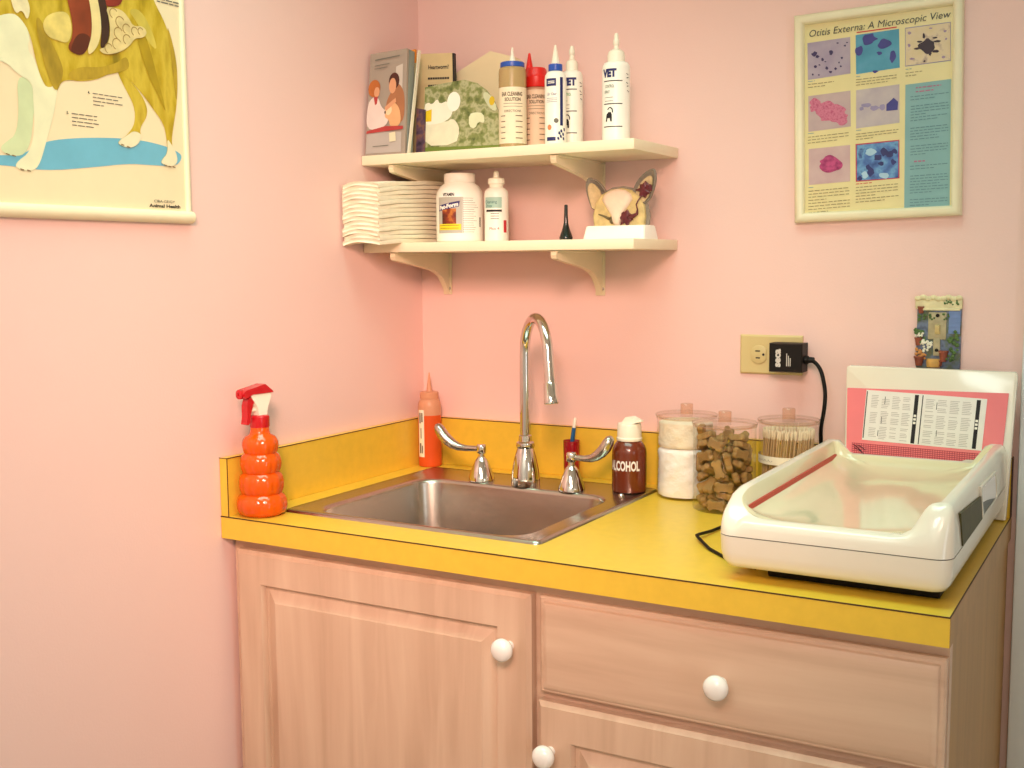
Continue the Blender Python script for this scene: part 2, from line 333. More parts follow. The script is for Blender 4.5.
b = MB(); b.box(1.285, 2.06, -.008, 0, .01, 2.025)
for x0 in (1.36, 1.70):
    for z0, z1 in ((.2, .95), (1.1, 1.9)):
        b.box(x0, x0+.28, -.012, -.008, z0, z1, .003)
struct(b.build('door_1', TRIMP))

# ------------------------------------------------------------------ base cabinet
L_, D_, ZC, T_ = 1.2065, .635, .914, .039
ZB = ZC-T_
cab = thing('base_cabinet', 'pale pickled maple base cabinet with white knobs under the yellow worktop', 'cabinet', (.6, -.3, 0))
FY = -.605
b = MB()
b.box(.004, .022, FY+.02, -.004, .1, ZB); b.box(.022, L_-.022, FY+.02, -.004, .1, .118); b.box(.022, L_-.022, -.016, -.004, .118, ZB)
b.box(.004, L_-.004, -.545, -.53, 0, .1)
b.build('carcass', WOODV, cab, smooth=False)
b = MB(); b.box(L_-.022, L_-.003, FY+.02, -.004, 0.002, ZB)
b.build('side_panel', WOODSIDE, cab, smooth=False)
b = MB()
for a in ((.004, .045, .1, ZB), (.595, .64, .1, ZB), (L_-.045, L_-.003, .1, ZB)): b.box(a[0], a[1], FY, FY+.02, a[2], a[3])
for a in ((.045, .595, .835, ZB), (.64, L_-.045, .835, ZB), (.64, L_-.045, .68, .72), (.045, .595, .1, .14), (.64, L_-.045, .1, .14)): b.box(a[0], a[1], FY, FY+.02, a[2], a[3])
b.build('face_frame', WOODH, cab, smooth=False)

def rect(x0, x1, z0, z1, i, y): return [Vector((x0+i, y, z0+i)), Vector((x1-i, y, z0+i)), Vector((x1-i, y, z1-i)), Vector((x0+i, y, z1-i))]
def knob(x, z, parent):
    b = MB(); T = Matrix.Rotation(PI/2, 4, 'X')
    b.lathe([(.0075, 0), (.0068, .008), (.0085, .012), (.0145, .016), (.0175, .022), (.0172, .028), (.013, .0335), (.006, .0358), (.0005, .0362)], (x, FY-.022, z), 28, T=T)
    b.build('knob', WHITEKNOB, parent)
def raised_door(x0, x1, z0, z1, kx, kz):
    Y = FY-.002; d = .02
    b = MB()
    b.rings([rect(x0, x1, z0, z1, 0, Y), rect(x0, x1, z0, z1, 0, Y-d+.006), rect(x0, x1, z0, z1, .004, Y-d+.003), rect(x0, x1, z0, z1, .007, Y-d),
             rect(x0, x1, z0, z1, .0565, Y-d), rect(x0, x1, z0, z1, .0585, Y-d+.003), rect(x0, x1, z0, z1, .0605, Y-d+.0105), rect(x0, x1, z0, z1, .0605, Y)], True, False)
    dr = b.build('door', WOODV, cab, ang=20)
    b = MB(); i0 = .0605
    b.rings([rect(x0, x1, z0, z1, i0, Y-.002), rect(x0, x1, z0, z1, i0, Y-d+.0105), rect(x0, x1, z0, z1, i0+.006, Y-d+.0105), rect(x0, x1, z0, z1, i0+.024, Y-d+.003), rect(x0, x1, z0, z1, i0+.026, Y-d+.0015)])
    b.build('panel', WOODV, dr, ang=12)
    knob(kx, kz, dr)
raised_door(.024, .613, .13, .856, .5782, .773)
raised_door(.6245, 1.2025, .13, .695, .648, .621)
Y = FY-.002
b = MB(); a = (.6255, 1.2025, .7065, .855)
b.rings([rect(*a, 0, Y), rect(*a, 0, Y-.009), rect(*a, .003, Y-.012), rect(*a, .007, Y-.0125), rect(*a, .009, Y-.0165), rect(*a, .016, Y-.0195), rect(*a, .018, Y-.02)])
dw = b.build('drawer', WOODH, cab, ang=20)
knob(.9137, .776, dw)

# ------------------------------------------------------------------ worktop with a hole for the sink
SX0, SX1, SY0, SY1 = .074, .592, -.557, -.074
wt = thing('worktop', 'yellow laminate worktop with dark edge lines and a low backsplash along both walls', 'worktop', (.6, -.3, ZB))
HX0, HX1, HY0, HY1 = SX0+.02, SX1-.02, SY0+.015, SY1-.02
b = MB()
outer = [(0.001, -D_), (L_, -D_), (L_, -.001), (.001, -.001)]; inner = [(HX0, HY0), (HX1, HY0), (HX1, HY1), (HX0, HY1)]
def q(ps, z): return [Vector((x, y, z)) for x, y in ps]
vs = {}
for nm, ps in (('o', outer), ('i', inner)):
    for z in (ZB, ZC):
        vs[nm, z] = [b.bm.verts.new((x, y, z)) for x, y in ps]
for i in range(4):
    j = (i+1) % 4
    b.bm.faces.new((vs['o', ZC][i], vs['o', ZC][j], vs['i', ZC][j], vs['i', ZC][i]))
    b.bm.faces.new((vs['o', ZB][i], vs['o', ZB][j], vs['i', ZB][j], vs['i', ZB][i]))
    b.bm.faces.new((vs['o', ZB][i], vs['o', ZB][j], vs['o', ZC][j], vs['o', ZC][i]))
    b.bm.faces.new((vs['i', ZB][i], vs['i', ZB][j], vs['i', ZC][j], vs['i', ZC][i]))
b.build('slab', LAM, wt, smooth=False)
HS, TS = .1027, .019
b = MB(); b.box(.001, TS, -D_+.0005, -.001, ZC, ZC+HS, .0006, 1); b.build('backsplash', LAM, wt, smooth=False)
b = MB(); b.box(TS, L_, -TS, -.001, ZC, ZC+HS, .0006, 1); b.build('backsplash', LAM, wt, smooth=False)
b = MB(); e = .0007
b.box(.001, L_, -D_-e, -D_+e, ZC-.0016, ZC+.0002)                     # front top edge line
b.box(L_-e, L_+.0005, -D_, -.02, ZC-.0016, ZC+.0002)
b.box(TS-.0006, TS+.0006, -D_, -TS, ZC+HS-.0008, ZC+HS+.0008)          # along the backsplash tops
b.box(TS, L_, -TS-.0006, -TS+.0006, ZC+HS-.0008, ZC+HS+.0008)
b.box(TS-.0006, TS+.0006, -D_-.0002, -D_+.001, ZC, ZC+HS)
b.box(.001, TS, -D_-.0002, -D_+.0008, ZC+HS-.0006, ZC+HS+.0006)
b.box(L_-.0005, L_+.0008, -TS-.0008, -.001, ZC, ZC+HS+.0008)
b.build('edge_line', LAMEDGE, wt, smooth=False)
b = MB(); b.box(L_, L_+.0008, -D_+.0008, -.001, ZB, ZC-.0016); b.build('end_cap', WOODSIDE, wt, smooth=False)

# ------------------------------------------------------------------ sink
sk = thing('sink', 'single-bowl stainless steel sink set in the yellow worktop', 'sink', ((SX0+SX1)/2, (SY0+SY1)/2, ZC))
BX0, BX1, BY0, BY1 = .118, .549, -.5365, -.180
b = MB(); Z = ZC
R_ = [rrect(SX0, SX1, SY0, SY1, .012, Z), rrect(SX0+.001, SX1-.001, SY0+.001, SY1-.001, .012, Z+.0035), rrect(SX0+.006, SX1-.006, SY0+.006, SY1-.006, .012, Z+.0055),
      rrect(SX0+.011, SX1-.011, SY0+.0095, SY1-.011, .012, Z+.0035),
      rrect(BX0-.006, BX1+.006, BY0-.005, BY1+.006, .05, Z+.0035), rrect(BX0-.003, BX1+.003, BY0-.003, BY1+.003, .05, Z+.003)]
b.rings(R_, False, False)
b.build('rim', STEEL, sk, ang=60)
b = MB(); R_ = [rrect(BX0-.003, BX1+.003, BY0-.003, BY1+.003, .05, Z+.003)]
for i in range(5):
    t = i/4*PI/2; R_.append(rrect(BX0-.003+.008*math.sin(t), BX1+.003-.008*math.sin(t), BY0-.003+.008*math.sin(t), BY1+.003-.008*math.sin(t), .05, Z+.003-.008*(1-math.cos(t))))
R_.append(rrect(BX0+.016, BX1-.016, BY0+.016, BY1-.016, .05, Z-.13))
for i in range(1, 6):
    t = i/5*PI/2; R_.append(rrect(BX0+.016+.034*(1-math.cos(t)), BX1-.016-.034*(1-math.cos(t)), BY0+.016+.034*(1-math.cos(t)), BY1-.016-.034*(1-math.cos(t)), .05, Z-.13-.034*math.sin(t)))
cx, cy = (BX0+BX1)/2, (BY0+BY1)/2
n = len(R_[0])
def circ(r, z): return [Vector((cx+r*(p.x-cx)/math.hypot(p.x-cx, p.y-cy), cy+r*(p.y-cy)/math.hypot(p.x-cx, p.y-cy), z)) for p in R_[0]]
R_ += [circ(.06, Z-.168), circ(.045, Z-.170)]
b.rings(R_, False, True)
b.build('basin', STEEL, sk, ang=60)
b = MB(); b.lathe([(.043, Z-.1695), (.043, Z-.166), (.038, Z-.165), (.034, Z-.168), (.012, Z-.168), (.010, Z-.163), (.0005, Z-.162)], (cx, cy, 0), 32)
b.build('drain', CHROME, sk)
# screw plug at the front right of the deck
b = MB(); b.lathe([(.006, 0), (.006, .002), (.004, .0042), (.0005, .0048)], (.5555, -.168, Z+.0035), 16); b.build('deck_stud', CHROME, sk)

# ------------------------------------------------------------------ tap
ZD = ZC+.0036
fx, fy = .345, -.157
ft = thing('gooseneck_tap', 'tall chrome gooseneck tap on the back of the steel sink', 'tap', (fx, fy, ZD))
b = MB(); b.lathe([(.0285, 0), (.0288, .006), (.0285, .012), (.0268, .03), (.0225, .052), (.0178, .068), (.0152, .076)], (fx, fy, ZD), 40); b.build('base', CHROME, ft)
b = MB(); b.lathe([(.0142, .072), (.0175, .0745), (.0185, .079), (.0175, .084), (.0135, .087), (.0125, .098), (.0098, .1)], (fx, fy, ZD), 36); b.build('collar', CHROME, ft)
dv = Vector((.103, -.096, 0)).normalized(); rg = .0695; zt = .2600
pts = [Vector((fx, fy, ZD+.09+(zt-.09)*i/6)) for i in range(7)]
for i in range(1, 25):
    a = rad(172)*i/24; pts.append(Vector((fx, fy, ZD+zt))+dv*(rg-rg*math.cos(a))+Vector((0, 0, rg*math.sin(a))))
td = (pts[-1]-pts[-2]).normalized()
for i in range(1, 5): pts.append(pts[-1]+td*.0145)
b = MB(); b.tube(pts, [.0102]*7+[.0102-.0006*i/28 for i in range(28)], 20); b.build('spout', CHROME, ft, ang=60)
b = MB(); e = pts[-1]; T = td.to_track_quat('Z', 'Y').to_matrix().to_4x4()
b.lathe([(.0104, -.004), (.0125, -.001), (.0128, .02), (.0136, .022), (.0136, .034), (.0118, .036), (.0005, .036)], e, 28, T=T); b.build('aerator', CHROME, ft)

def tap_handle(x, y, ang, label, k=1.):
    t = thing('tap_handle', label, 'tap handle', (x, y, ZD))
    b = MB(); b.lathe([(.0265, 0), (.0262, .004), (.0245, .010), (.0195, .024), (.0140, .038), (.0105, .0435), (.0078, .046), (.007, .048)], (x, y, ZD), 36); b.build('base', CHROME, t)
    b = MB(); b.lathe([(.0066, .046), (.0060, .054), (.0088, .055), (.0098, .058), (.0098, .070), (.0085, .0725), (.0005, .073)], (x, y, ZD), 28); b.build('hub', CHROME, t)
    d = Vector((math.cos(ang), math.sin(ang), 0)); s = Vector((-d.y, d.x, 0))
    rs = []
    P = [(-.002, .0640, .0065, .006), (.012, .0632, .006, .0055), (.03, .0625, .0062, .0062), (.044, .0640, .0085, .0078), (.056, .0690, .0112, .0098), (.067, .0770, .0128, .0112), (.0755, .0865, .0132, .0116), (.0815, .0965, .0125, .0108), (.0855, .1045, .0095, .0082), (.0872, .1085, .004, .0035)]
    P = [(u*k, z, w, h) for u, z, w, h in P]
    for i, (u, z, w, h) in enumerate(P):
        a, c = P[max(i-1, 0)], P[min(i+1, len(P)-1)]
        tu, tz = c[0]-a[0], c[1]-a[1]; l = math.hypot(tu, tz); nu, nz = -tz/l, tu/l
        ring = []
        for k in range(16):
            th = 2*PI*k/16; cs, sn = math.cos(th), math.sin(th)
            ring.append(Vector((x, y, ZD))+d*(u+nu*h*sn)+Vector((0, 0, z+nz*h*sn))+s*(w*cs))
        rs.append(ring)
    b = MB(); b.rings(rs); b.build('lever', DULLCHROME, t, ang=60)
tap_handle(.243, -.155, rad(184), 'chrome wrist-blade tap handle beside the orange squeeze bottle in the corner', 1.16)
tap_handle(.448, -.161, rad(4), 'chrome wrist-blade tap handle in front of the small red cup', .92)
# ------------------------------------------------------------------ orange spray bottle
ORANGE = bpy.data.materials.new('translucent orange plastic'); ORANGE.use_nodes = True
def translucent(m, col, trans, rough, noise=.05):
    nt = m.node_tree; b = nt.nodes['Principled BSDF']; L = nt.links
    nz = nt.nodes.new('ShaderNodeTexNoise'); nz.inputs['Scale'].default_value = 40
    r = nt.nodes.new('ShaderNodeValToRGB'); c = lin(col)
    r.color_ramp.elements[0].color = tuple(v*(1-noise) for v in c)+(1,); r.color_ramp.elements[1].color = tuple(min(1, v*(1+noise)) for v in c)+(1,)
    L.new(nz.outputs['Fac'], r.inputs['Fac']); L.new(r.outputs['Color'], b.inputs['Base Color'])
    b.inputs['Transmission Weight'].default_value = trans; b.inputs['Roughness'].default_value = rough; b.inputs['IOR'].default_value = 1.35
translucent(ORANGE, '#ff6408', .3, .1)
ORANGE.node_tree.nodes['Principled BSDF'].inputs['Coat Weight'].default_value = .6
REDPL = M('red plastic', '#c41420', .25, var=.02, coat=.3)
DARKRED = M('translucent dark red plastic', '#9c0a20', .2, var=.03, coat=.4)
SX, SY = .0545, -.5885
sp = thing('spray_bottle', 'ribbed orange spray bottle with red and white trigger head at left end of worktop', 'spray bottle', (SX, SY, ZC))
def bulge(z0, z1, r0, r1, neck0, neck1, n=9):
    o = []
    for i in range(n+1):
        t = i/n; s = math.sin(PI*t)**.55
        o.append((neck0+(neck1-neck0)*t+(r0+(r1-r0)*t-(neck0+(neck1-neck0)*t))*s, z0+(z1-z0)*t))
    return o
pr = [(.0005, .0015), (.03, .0005)]+[(.036, .001)]
pr += bulge(.001, .0385, .0445, .0440, .036, .0345)[1:]
pr += bulge(.0385, .0755, .0395, .0390, .0345, .031)[1:]
pr += bulge(.0755, .1095, .0362, .0355, .031, .0275)[1:]
pr += bulge(.1095, .1425, .0325, .0305, .0275, .0185)[1:]
pr += [(.0168, .148), (.0162, .158)]
def flute(a, z): return 1+.05*abs(math.cos(a*6))**.7-.035 if z < .14 and z > .004 else 1
b = MB(); b.lathe(pr, (SX, SY, ZC), 72, mod=flute); b.build('bottle', ORANGE, sp, ang=50)
b = MB(); b.lathe([(.0165, .155), (.0172, .157), (.0172, .173), (.0155, .176), (.009, .177)], (SX, SY, ZC), 40, mod=lambda a, z: 1+.02*(1 if int(a/(2*PI)*40) % 2 else 0)); b.build('collar', REDPL, sp, ang=25)
d = Vector((-.12, -1, 0)).normalized(); s = Vector((-d.y, d.x, 0))      # the nozzle faces along the left wall, to the front
def side_prism(b, pts, w, O=Vector((SX, SY, ZC)), bev=0):
    """pts: (forward, up)"""
    a = [O+d*p[0]+Vector((0, 0, p[1]))-s*w for p in pts]; c = [O+d*p[0]+Vector((0, 0, p[1]))+s*w for p in pts]
    b.rings([a, c])
b = MB(); side_prism(b, [(-.0085, .175), (.0085, .175), (.0105, .19), (.024, .2105), (.026, .216), (-.0205, .216), (-.0195, .207), (-.012, .19)], .0095); b.build('sprayer_body', WHITEPL, sp)
b = MB(); side_prism(b, [(-.024, .2145), (.022, .2145), (.034, .2095), (.0385, .2085), (.041, .2115), (.041, .219), (.037, .2225), (.02, .2255), (-.006, .2305), (-.0225, .2175)], .0115); b.build('sprayer_cap', REDPL, sp)
b = MB(); c = Vector((SX, SY, ZC))+d*.036+Vector((0, 0, .2155)); T = d.to_track_quat('Z', 'Y').to_matrix().to_4x4()
b.lathe([(.0075, -.004), (.0082, -.002), (.0082, .008), (.0065, .009), (.0025, .009), (.0022, .0065), (.0005, .0065)], c, 24, T=T); b.build('nozzle', REDPL, sp)
b = MB(); side_prism(b, [(.0175, .212), (.027, .212), (.0325, .195), (.0325, .176), (.035, .163), (.031, .1615), (.0265, .166), (.0245, .18), (.0195, .196), (.0145, .204)], .0075); b.build('trigger', REDPL, sp)
b = MB(); b.tube([Vector((SX, SY, ZC))+d*.006+Vector((0, 0, .187)), Vector((SX, SY, ZC))+d*.022+Vector((0, 0, .186))], .004, 12); b.build('piston', WHITEPL, sp)

# ------------------------------------------------------------------ orange squeeze bottle in the corner
OLIQ = bpy.data.materials.new('orange liquid seen through plastic'); OLIQ.use_nodes = True; translucent(OLIQ, '#f4622a', .25, .3)
PEACH = bpy.data.materials.new('frosted peach plastic'); PEACH.use_nodes = True; translucent(PEACH, '#f9b48c', .35, .35)
qx, qy = .0465, -.047
sq = thing('squeeze_bottle', 'orange squeeze bottle with pointed tip standing in the corner behind the sink', 'squeeze bottle', (qx, qy, ZC))
b = MB(); b.lathe([(.0005, .001), (.022, 0), (.0248, .002), (.025, .006), (.025, .112)], (qx, qy, ZC), 40, cap1=False); b.build('body', OLIQ, sq)
b = MB(); b.lathe([(.025, .112), (.025, .131), (.0238, .139), (.021, .1445), (.019, .147)], (qx, qy, ZC), 40, cap0=False); b.build('shoulder', PEACH, sq)
b = MB(); b.lathe([(.0198, .147), (.0203, .149), (.0203, .160), (.0185, .162), (.008, .1625)], (qx, qy, ZC), 36, mod=lambda a, z: 1+.012*math.cos(a*30)); b.build('cap', PEACH, sq)
b = MB(); b.lathe([(.0075, .162), (.006, .166), (.0032, .186), (.0018, .2), (.0015, .203), (.0005, .2035)], (qx, qy, ZC), 20); b.build('tip', PEACH, sq)
ph = CAMDIR(qx, qy)-rad(48)
b = MB(); wrap_patch(b, (qx, qy, ZC), .0254, ph-.33, ph+.33, .022, .124); lb = b.build('label', PAPER, sq, fix=False)
b = MB()
for z0, z1, a0, a1 in ((.03, .052, -.18, .02), (.03, .047, .08, .2), (.062, .085, -.05, .05), (.095, .118, -.2, -.02), (.098, .118, .05, .2)):
    wrap_patch(b, (qx, qy, ZC), .0257, ph+a0, ph+a1, z0, z1, 4)
b.build('print', GREYINK, lb, fix=False)

# ------------------------------------------------------------------ red cup and the stick in it
ux, uy = .390, -.046
b = MB(); b.lathe([(.0005, .0005), (.0150, 0), (.0158, .002), (.0168, .079), (.0172, .0795), (.0164, .0795), (.0155, .078), (.0145, .004), (.0005, .0035)], (ux, uy, ZC), 36)
cup = recenter(b.build('cup', DARKRED)); tag(cup, 'small dark red tumbler behind the right tap handle', 'cup')
BLUEPL = M('blue plastic', '#1f5f92', .35, var=.03)
pe = thing('pen', 'blue pen with white end standing in the small red cup', 'pen', (ux-.006, uy, ZC+.004))
p0, p1 = Vector((ux-.008, uy-.002, ZC+.0065)), Vector((ux+.0075, uy+.002, ZC+.126))
b = MB(); pm = p0.lerp(p1, .83); b.tube([p0, p0.lerp(p1, .05), pm], [.002, .0042, .0042], 16); b.build('barrel', BLUEPL, pe)
b = MB(); b.tube([pm, p0.lerp(p1, .98), p1], [.0036, .0034, .002], 16); b.build('cap', WHITEPL, pe)

# ------------------------------------------------------------------ alcohol bottle
AMBER = M('dark amber plastic', '#6e2c14', .22, var=.05, coat=.3)
ax, ay = .5495, -.119
al = thing('alcohol_bottle', 'dark brown dispenser bottle with white flip cap and white lettering', 'bottle', (ax, ay, ZD))
b = MB(); b.lathe([(.0005, .001), (.029, 0), (.0322, .002), (.0328, .006), (.0328, .074), (.0318, .082), (.029, .089), (.0245, .095), (.022, .0975), (.0215, .101)], (ax, ay, ZD), 48); b.build('body', AMBER, al)
b = MB(); b.lathe([(.0238, .098), (.0242, .099), (.0242, .103), (.0228, .1045), (.0228, .126), (.0215, .1305), (.0005, .1315)], (ax, ay, ZD), 44); b.build('cap', WHITEPL, al)
hd = Vector((1, -.35, 0)).normalized(); hs = Vector((-hd.y, hd.x, 0)); O = Vector((ax, ay, ZD))
b = MB(); rs = []
for u, z0, z1, w in ((-.013, .129, .1335, .007), (-.004, .129, .142, .0095), (.006, .129, .144, .0095), (.016, .131, .1415, .008), (.025, .134, .1395, .0055), (.033, .1365, .139, .003)):
    rs.append([O+hd*u-hs*w+Vector((0, 0, z0)), O+hd*u+hs*w+Vector((0, 0, z0)), O+hd*u+hs*w+Vector((0, 0, z1)), O+hd*u-hs*w*.8+Vector((0, 0, z1))])
b.rings(rs); b.build('flip_spout', WHITEPL, al, ang=25)
b = MB(); text_wrap(b, 'ALCOHOL', (ax, ay, ZD), .0331, CAMDIR(ax, ay)-rad(20), .0535, .0180, .064, bold=.04); b.build('lettering', WHITEINK, al, fix=False, smooth=False)

# ------------------------------------------------------------------ three clear jars
JCLEAR = clear('clear acrylic', '#ffffff', rough=.03, haze=.0)
JKNOB = clear('clear acrylic knob', '#f8eade', rough=.08, haze=.1)
JRIM = clear('clear acrylic edge', '#f6eadc', rough=.05, haze=.10)
def jar(x, y, label, H=.1565, R=.0548):
    t = thing('storage_jar', label, 'jar', (x, y, ZC)); c = (x, y, ZC)
    b = MB(); b.lathe([(.0005, .0002), (R-.003, 0), (R-.001, .001), (R, .003), (R, H-.008)], c, 56, cap1=False)
    b.build('body', JCLEAR, t, fix=False)
    b = MB(); b.lathe([(R, H-.009), (R+.0015, H-.0085), (R+.0015, H-.006), (R-.0025, H-.006), (R-.0025, H-.009)], c, 56, cap0=False, cap1=False)
    b.build('rim', JRIM, t)
    b = MB(); b.lathe([(R-.004, H-.0095), (R-.004, H-.0056), (R+.0022, H-.0055), (R+.0025, H-.0045), (R+.0025, H-.0015), (R+.0015, H-.0005), (R-.004, H), (.012, H)], c, 56, cap0=False, cap1=False)
    l = b.build('lid', JCLEAR, t)
    b = MB(); b.lathe([(R+.0026, H-.0046), (R+.0028, H-.003), (R+.0026, H-.0014)], c, 56, cap0=False, cap1=False); b.build('lid_edge', JRIM, l)
    b = MB(); b.lathe([(.0115, H-.001), (.0115, H+.0165), (.0105, H+.0178), (.0005, H+.018)], c, 28, cap0=False); b.build('knob', JKNOB, l)
    return t
JC = (.654, -.093); JBq = (.7535, -.166); JD = (.8420, -.0780)
jar(*JC, 'clear lidded jar full of white cotton beside the brown bottle')
jar(*JBq, 'clear lidded jar full of brown dog biscuits')
jd = jar(*JD, 'clear lidded jar of thin wooden sticks with a white band, next to the scale', R=.0520)
COTTON = M('white cotton wool', '#fffdf8', .95, var=.02, scale=60, bump=.5, bscale=250)
b = MB(); rnd = random.Random(4)
def lump(b, c, R, z0, z1, seed, fill):
    rr = random.Random(seed); ph = [rr.uniform(0, 6.28) for _ in range(8)]
    prof = []; n = 22
    for i in range(n+1):
        t = i/n; prof.append(((R*(1-abs(2*t-1)**20*.06)) if 0 < t < 1 else .0005, z0+(z1-z0)*t))
    prof[1] = (R*.97, z0+.0006); prof[-2] = (R*.9, z1-.002)
    def mod(a, z): return fill*(1+.012*math.sin(3*a+ph[0]+z*90)+.012*math.sin(7*a+ph[1]-z*160)+.008*math.sin(13*a+ph[2]+z*330)+.006*math.sin(23*a+ph[3]-z*700)+.006*math.sin(5*a+ph[4]+z*1100)-.02)
    b.lathe(prof, c, 64, mod=mod)
lump(b, (JC[0], JC[1], ZC), .0528, .0038, .0955, 3, 1.0)
o = recenter(b.build('cotton_wool', COTTON)); tag(o, 'dense white cotton wool filling the lower part of the first jar', 'cotton', kind='stuff')
b = MB(); lump(b, (JC[0]-.001, JC[1]-.001, ZC), .0515, .0945, .1445, 8, .985)
o = recenter(b.build('cotton_wool', M('cream cotton wool', '#f4ead2', .95, var=.05, scale=60, bump=.6, bscale=250))); tag(o, 'loose tuft of white cotton wool at the top of the first jar', 'cotton', kind='stuff')
# dog biscuits, settled in the jar
BISC = M('brown dog biscuit', '#9a7843', .75, var=.22, scale=60, bump=.4, bscale=300)
def biscuit_mesh():
    Lb, Wb, Tb = .034, .019, .011; n = 6; a = Lb/2-Wb*.27; r = Wb*.29; pts = []
    for cx, cy, a0, a1 in ((a, r*.85, -0.9, 2.6), (-a, r*.85, PI-2.6, PI+.9), (-a, -r*.85, PI-.9, PI+2.6), (a, -r*.85, -2.6, .9)):
        for i in range(n+1):
            t = a0+(a1-a0)*i/n; pts.append(((cx+r*math.cos(t))*.97, (cy+r*math.sin(t))*.97))
    b = MB(); rs = []
    for z, k in ((-Tb/2, .86), (-Tb/2+.0015, .96), (-Tb/2+.003, 1), (Tb/2-.003, 1), (Tb/2-.0015, .96), (Tb/2, .86)):
        rs.append([Vector((x*k, y*k, z)) for x, y in pts])
    b.rings(rs); return b
first = None
for k, v in enumerate(BISCUITS):
    if first is None:
        o = first = biscuit_mesh().build('dog_biscuit', BISC)
        tag(o, 'bone-shaped brown dog biscuit piled in the clear biscuit jar', 'dog biscuit', 'dog biscuits in the clear jar')
    else:
        o = first.copy(); C.objects.link(o)
    o.location = (JBq[0]+v[0], JBq[1]+v[1], ZC+v[2]); o.rotation_mode = 'QUATERNION'; o.rotation_quaternion = Quaternion(v[3:7])
# wooden sticks with cotton tips
STICK = M('pale wooden stick', '#cdaa78', .6, var=.18, scale=40)
b = MB(); b.lathe([(.0011, 0), (.0011, .118)], (0, 0, 0), 6)
b.mi = 1; b.lathe([(.0011, .118), (.0022, .121), (.0024, .128), (.0018, .133), (.0004, .1345)], (0, 0, 0), 8)
st0 = b.build('cotton_swab', [STICK, M('beige cotton tip', '#ead8b8', .9, var=.05)]); tag(st0, 'thin wooden cotton-tipped stick leaning in the jar next to the scale', 'cotton swab', 'cotton-tipped sticks in the third jar')
k = 0; rnd = random.Random(9)
for ring, (rb_, nn) in enumerate(((.0452, 44), (.0385, 30), (.030, 16))):
    for i in range(nn):
        a = 2*PI*(i+.4*rnd.random())/nn; lean = .26+.03*rnd.uniform(-1, 1)
        p0 = Vector((rb_*math.cos(a), rb_*math.sin(a), .0042))
        # lean along the wall of the jar so the top stays inside it
        a2 = a+lean; rt = rb_-.0015*rnd.random()-.001
        p1 = Vector((rt*math.cos(a2), rt*math.sin(a2), .125+.012*rnd.random()-.004*ring))
        qd = (p1-p0).normalized().to_track_quat('Z', 'Y')
        o = st0 if k == 0 else st0.copy()
        if k: C.objects.link(o)
        o.location = Vector((JD[0], JD[1], ZC))+p0; o.rotation_mode = 'QUATERNION'; o.rotation_quaternion = qd; k += 1
c = (JD[0], JD[1], ZC); ph = CAMDIR(*JD)
b = MB(); wrap_patch(b, c, .0524, ph-2.0, ph+2.0, .078, .0925, 40); bd = b.build('paper_band', PAPER, jd, fix=False)
b = MB()
for i in range(16): wrap_patch(b, c, .0527, ph-1.25+i*.045, ph-1.25+i*.045+.03, .0835+.0012*math.sin(i*1.7), .0845+.0018*math.sin(i*1.7), 2)
b.build('pen_marks', GREYINK, bd, fix=False)
# ------------------------------------------------------------------ shelves
Z1, Z2 = 1.567, 1.3925
def bracket(x, z, parent):
    """moulded plastic bracket: wall leg, top flange, curved web"""
    zb = z-.019
    b = MB()
    b.box(x-.0105, x+.0105, -.005, 0, zb-.089, zb, .0018); b.box(x-.0105, x+.0105, -.2, 0, zb-.004, zb, .0015)
    web = [(-.004, zb-.002), (-.203, zb-.002), (-.2045, zb-.009), (-.201, zb-.0155), (-.19, zb-.018), (-.10, zb-.031), (-.07, zb-.036), (-.048, zb-.0425), (-.032, zb-.052), (-.02, zb-.066), (-.012, zb-.078), (-.008, zb-.085), (-.004, zb-.085)]
    b.rings([[Vector((x-.006, y, zz)) for y, zz in web], [Vector((x+.006, y, zz)) for y, zz in web]])
    o = b.build('bracket', CREAMPL, parent)
    b = MB(); T = Matrix.Rotation(PI/2, 4, 'X'); b.lathe([(.0035, 0), (.0033, .0012), (.0005, .0018)], (x+.006, -.0048, zb-.076), 14, T=T); b.build('screw', DULLCHROME, o)
def shelf(z, label):
    t = thing('wall_shelf', label, 'shelf', (.3, -.1, z-.019))
    b = MB(); b.box(.0015, .597, -.2106, -.0008, z-.019, z, .0012, 2); b.build('board', CREAM, t)
    for x in (.069, .4335): bracket(x, z, t)
shelf(Z1, 'upper cream wall shelf in the corner, holding leaflets and squeeze bottles')
shelf(Z2, 'lower cream wall shelf in the corner, holding paper towels and an ear model')

